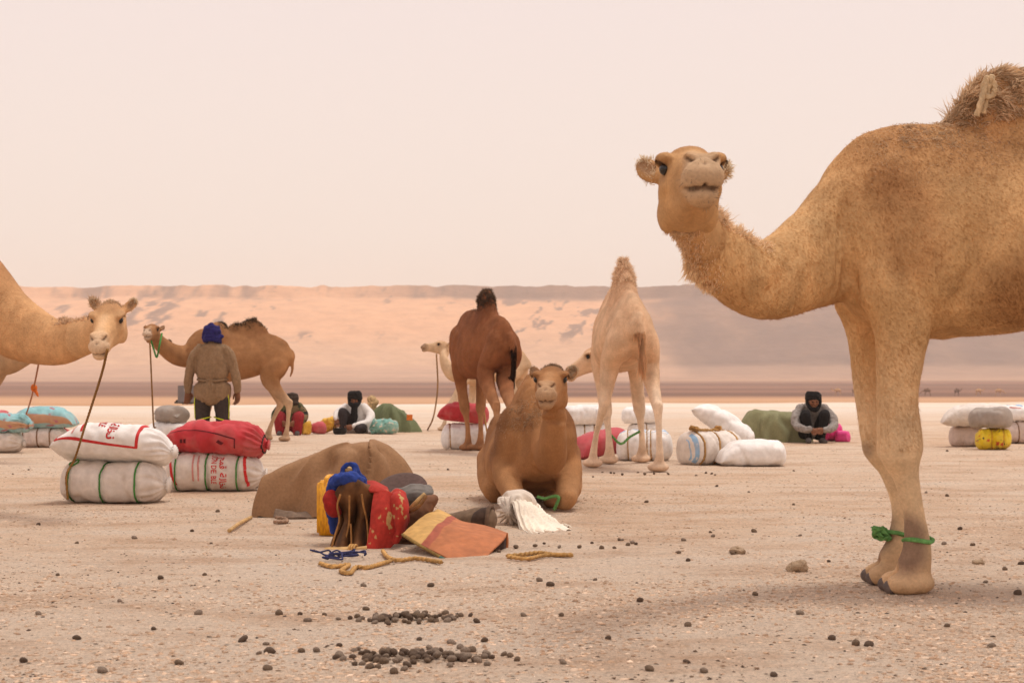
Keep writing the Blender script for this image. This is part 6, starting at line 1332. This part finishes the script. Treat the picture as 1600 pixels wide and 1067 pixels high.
sp = Soup(); sp.ball((0, 0, 0), (.09, .08, .08)); sp.ball((.05, 0, -.05), (.08, .07, .07)); sp.loft([(0, 0, -.05), (.02, .05, -.55)], [.08, .12], n=10); pc = empty('patterned_bundle', tuple(P(581, 624, 27.8))); tag(pc, 'beige patterned cloth bundle poking up behind the sage green blanket', 'bundle')
garment('cover', sp, M('patterned_cloth', lin((190, 160, 118)), var=.6, scale=30), pc, .012, 2, .012, seed=84)
bdg = P(640, 652, 27.25); patch('badge', [[bdg+np.array([x, .02*x, z]) for x in (-.05, 0, .05)] for z in (.05, 0, -.05)], M('badge_orange', lin((220, 120, 50))), None, n=3, thick=.01, loc=bdg, label='small orange cloth badge on the sage green blanket', cat='cloth')
# black pot by the fire
pot = empty('cooking_pot', (P(531, 0, 26.3)[0], 26.3, 0)); tag(pot, 'sooty black cooking pot on the ground before the seated man in white', 'pot')
prf = [(0, .0), (.08, .0), (.11, .03), (.115, .08), (.105, .10), (.115, .108), (.1, .102), (.095, .05), (.0, .03)]; V = np.array([[r_*math.cos(a), r_*math.sin(a), z] for r_, z in prf for a in np.linspace(0, 2*np.pi, 24, endpoint=False)])
link('bowl', mk_mesh('bowl', V, grid_quads(len(prf), 24, True)), M('soot', lin((38, 34, 32)), var=.3), pot); rope('handle', [(-.11, 0, .09), (-.08, 0, .16), (.0, 0, .18), (.08, 0, .16), (.11, 0, .09)], .006, M('soot'), pot, twist=0)
# ---- grey box truck on the plain
tr = empty('box_truck', (P(302, 0, 165)[0], 165, gz(P(302, 0, 165)[0], 165)), 0); tag(tr, 'grey box truck parked far off on the plain behind the standing man', 'truck')
def box(name, c, s, mat, parent, bev=.04):
    bm = bmesh.new(); bmesh.ops.create_cube(bm, size=1); bmesh.ops.scale(bm, vec=s, verts=bm.verts); bmesh.ops.translate(bm, vec=c, verts=bm.verts)
    if bev: bmesh.ops.bevel(bm, geom=bm.edges[:], offset=bev, segments=2, affect='EDGES')
    me = bpy.data.meshes.new(name); bm.to_mesh(me); bm.free(); return link(name, me, mat, parent)
GM = M('truck_grey', lin((112, 108, 112)), rough=.5, var=.15, scale=2, big=.6); DK = M('truck_dark', lin((40, 38, 38)), rough=.6)
box('cargo_box', (0.3, 0, 1.30), (3.4, 2.0, 1.75), GM, tr); cb_ = [o_ for o_ in tr.children if o_.name.startswith('cargo_box')][0]; box('cab', (2.55, 0, 1.05), (1.0, 1.8, 1.25), GM, tr, .15); box('chassis', (.5, 0, .42), (4.6, 1.6, .2), DK, tr); box('hatch', (-.5, -1.015, 1.75), (.5, .04, .3), M('hatch_pale', lin((176, 172, 170))), cb_, .01); box('bumper', (-1.5, 0, .55), (.25, 1.9, .3), DK, tr)
for x in (-.6, 2.3):
    for y in (-.85, .85): link('wheel', tube_mesh('wheel', [(x, y-.13, .38), (x, y, .38), (x, y+.13, .38)], .38, 20, 2), DK, tr)
# ================================================================== THINGS LYING ON THE GROUND
def rock_mesh(name, seed, sub=2, rough=.35, flat=.6, mat=None):
    bm = bmesh.new(); bmesh.ops.create_icosphere(bm, subdivisions=sub, radius=1)
    V = np.array([v.co[:] for v in bm.verts]); V = V*(1+rough*fbm(V*1.3+seed*7, 3, seed))[:, None]; V[:, 2] *= flat
    for v, c_ in zip(bm.verts, V): v.co = c_
    me = bpy.data.meshes.new(name); bm.to_mesh(me); bm.free()
    if mat is not None: me.materials.append(mat)
    return me
DUNG = [M('dung_dark', lin((96, 78, 64)), var=.4, scale=14, bump=.6), M('dung_brown', lin((116, 96, 78)), var=.4, scale=14, bump=.6), M('dung_grey', lin((138, 120, 104)), var=.4, scale=14, bump=.6)]
dmesh = [rock_mesh('dung_pellet', k, 2, .22, .82, DUNG[k % 3]) for k in range(6)]
for me in dmesh:
    for p_ in me.polygons: p_.use_smooth = True
def pellet(parent, x, y, z, r, k):
    o = bpy.data.objects.new('dung_pellet', dmesh[k % 6]); COL.objects.link(o); o.location = (x, y, z); rr = random.random
    o.scale = (r*(.9+.4*rr()), r*(.85+.3*rr()), r*(.8+.3*rr())); o.rotation_euler = (rr()*.6, rr()*.6, rr()*6.28)
    if parent is not None: o.parent = parent
    return o
def dung_pile(label, pxs, n, sx, sy):
    c0 = GP(*pxs); root = empty('dung_pile', (c0[0], c0[1], 0)); tag(root, label, 'dung', 'heaps of camel dung')
    pts = []
    for k in range(n):
        for _ in range(30):
            x, y = random.gauss(0, sx), random.gauss(0, sy)
            if all((x-a)**2+(y-b)**2 > .016**2 for a, b in pts): break
        pts.append((x, y)); r = .009+.006*random.random(); h = max(0, 1-(x/sx/1.2)**2-(y/sy/1.2)**2)*.010
        pellet(root, x, y, gz(c0[0]+x, c0[1]+y)+r*.45+h, r, k+int(x*100) % 3)
dung_pile('wide heap of dark camel dung pellets on the open foreground soil', (650, 1030), 85, .13, .075)
dung_pile('smaller heap of dark camel dung pellets between the wide heap and the saddle', (640, 968), 58, .12, .065)
dung_pile('thin strew of camel dung pellets by the white cloth', (860, 852), 16, .28, .16)
dung_pile('thin strew of camel dung pellets at the cream camel\'s hind feet', (990, 741), 16, .45, .20)
# single pellets
spots = [(757, 1002), (797, 1027), (705, 1006), (655, 1000), (418, 1047), (405, 1023), (421, 1021), (471, 1019), (416, 1008), (379, 1003), (436, 960), (481, 971), (469, 960), (507, 962), (568, 915), (673, 915), (572, 953), (843, 907), (860, 915), (877, 962), (818, 961), (745, 972), (720, 962), (1100, 1053), (1209, 1057), (1425, 1034), (1447, 1040), (1358, 1010), (1337, 1009), (1400, 1005), (1073, 1038), (1075, 978), (60, 960), (37, 1035), (90, 900), (187, 940), (251, 905), (320, 900), (310, 960), (120, 1000), (1145, 866), (1060, 866), (1075, 876), (1178, 831), (1114, 839), (1195, 813), (1240, 790), (1250, 836), (1295, 877), (1110, 832), (1068, 846), (1010, 820), (960, 858), (972, 846), (925, 850), (940, 858), (1447, 770), (1458, 774), (1480, 776), (1530, 784), (1500, 828), (1520, 852), (1475, 850), (1595, 880), (1570, 890), (1540, 912), (1590, 930), (30, 760), (45, 735), (65, 738), (20, 742), (100, 738), (60, 820), (120, 850), (210, 842), (300, 830), (340, 800), (330, 850), (700, 735), (680, 760), (730, 780), (990, 768), (1010, 785), (1050, 770), (1120, 760), (1090, 745), (1170, 770), (1290, 745), (1240, 735), (1330, 725), (1480, 705), (1500, 712), (930, 905), (1000, 940), (1180, 930), (1250, 960), (1300, 1000), (1480, 980), (1550, 1010), (240, 985), (280, 1040), (160, 1050), (530, 1010), (590, 1045), (880, 1040), (950, 1000), (1015, 1050)]
for k, (x, y) in enumerate(spots):
    if y < 830 and k % 2: continue
    if abs(x-1420) < 60 and y > 860: continue
    c0 = GP(x, y); r = .009+.008*random.random()
    o = pellet(None, c0[0], c0[1], gz(c0[0], c0[1])+r*.38, r, k); tag(o, 'single dark camel dung pellet lying loose on the pale soil', 'dung', 'loose dung pellets')
# stones
ST = M('stone_tan', lin((168, 144, 118)), var=.3, scale=10, bump=.5, big=6)
for (x, y, sx, sy, sz, sd, lab) in [(1246, 893, .046, .036, .036, 3, 'angular tan stone standing alone on the open soil'), (1152, 865, .058, .034, .022, 8, 'rounded flat tan stone near the angular stone'), (1530, 880, .03, .03, .015, 4, 'thin pale chip of stone lying near the big camel')]:
    c0 = GP(x, y); me = rock_mesh('stone', sd, 3, .55, 1.0, ST); o = link('stone', me); o.location = (c0[0], c0[1]+.02, gz(c0[0], c0[1])+sz*.45); o.scale = (sx, sy, sz); o.rotation_euler = (.2, .1, sd); tag(o, lab, 'stone')
stk = rope('stick', [GP(358, 832)+[0, 0, .012], GP(375, 822)+[0, 0, .02], GP(392, 811)+[0, 0, .012]], .011, WOODP, twist=0); tag(stk, 'short pale wooden stick on the soil left of the brown blanket', 'stick')
# loose clods and grit: too many to count
def grit(name, label, n, rmin, rmax, dmin, dmax, colors, seed, wide=.36, cl=None):
    r = np.random.default_rng(seed); bm = bmesh.new(); bmesh.ops.create_icosphere(bm, subdivisions=1, radius=1)
    B = np.array([v.co[:] for v in bm.verts]); Fb = np.array([[v.index for v in f.verts] for f in bm.faces]); bm.free()
    m = 0; XY = []
    while m < n:
        inv = 1/dmax+(1/dmin-1/dmax)*r.random(n*3); y = 1/inv; x = (r.random(n*3)*2-1)*wide*y
        keep = fbm(np.column_stack([x*1.4, y*1.1, 0*x]), 4, seed+1)+.30*r.normal(size=n*3) > .05
        XY.append(np.column_stack([x, y])[keep]); m += keep.sum()
    XY = np.vstack(XY)[:n]; s_ = rmin+(rmax-rmin)*r.random(n)**2.6
    Z_ = ground_z(XY[:, 0], XY[:, 1])
    sc = np.column_stack([s_*(.8+.8*r.random(n)), s_*(.8+.6*r.random(n)), s_*(.35+.45*r.random(n))])
    V = B[None]*(1+.35*r.normal(size=(n, len(B), 1))*.6)*sc[:, None, :]
    a = r.random(n)*6.28; ca, sa = np.cos(a)[:, None], np.sin(a)[:, None]
    V = np.stack([V[..., 0]*ca-V[..., 1]*sa, V[..., 0]*sa+V[..., 1]*ca, V[..., 2]], -1)+np.column_stack([XY, Z_-s_*.08])[:, None, :]
    T_ = (Fb[None]+(np.arange(n)*len(B))[:, None, None]).reshape(-1, 3)
    cs = np.array([lin(c_) for c_ in colors])[r.integers(0, len(colors), n)]*(.8+.4*r.random((n, 1)))
    me = mk_mesh(name, V.reshape(-1, 3), None, T_, col=np.repeat(cs, len(B), 0), smooth=False)
    o = link(name, me, GRIT); tag(o, label, None, kind='stuff'); return o
GRIT = mat_cloth('grit', (1, 1, 1), attr=True, var=.2, scale=60, bump=.3)
grit('soil_clods', 'pale crusted clods scattered over the salt flat', 52000, .002, .0105, 3.6, 24, [(206, 178, 152), (198, 168, 141), (212, 187, 163), (186, 154, 126), (172, 140, 114)], 5)
grit('dark_grit', 'dark crumbs of dung and gravel scattered over the salt flat', 7000, .0015, .0075, 3.6, 30, [(86, 66, 52), (104, 82, 64), (70, 56, 46), (124, 98, 76)], 9)
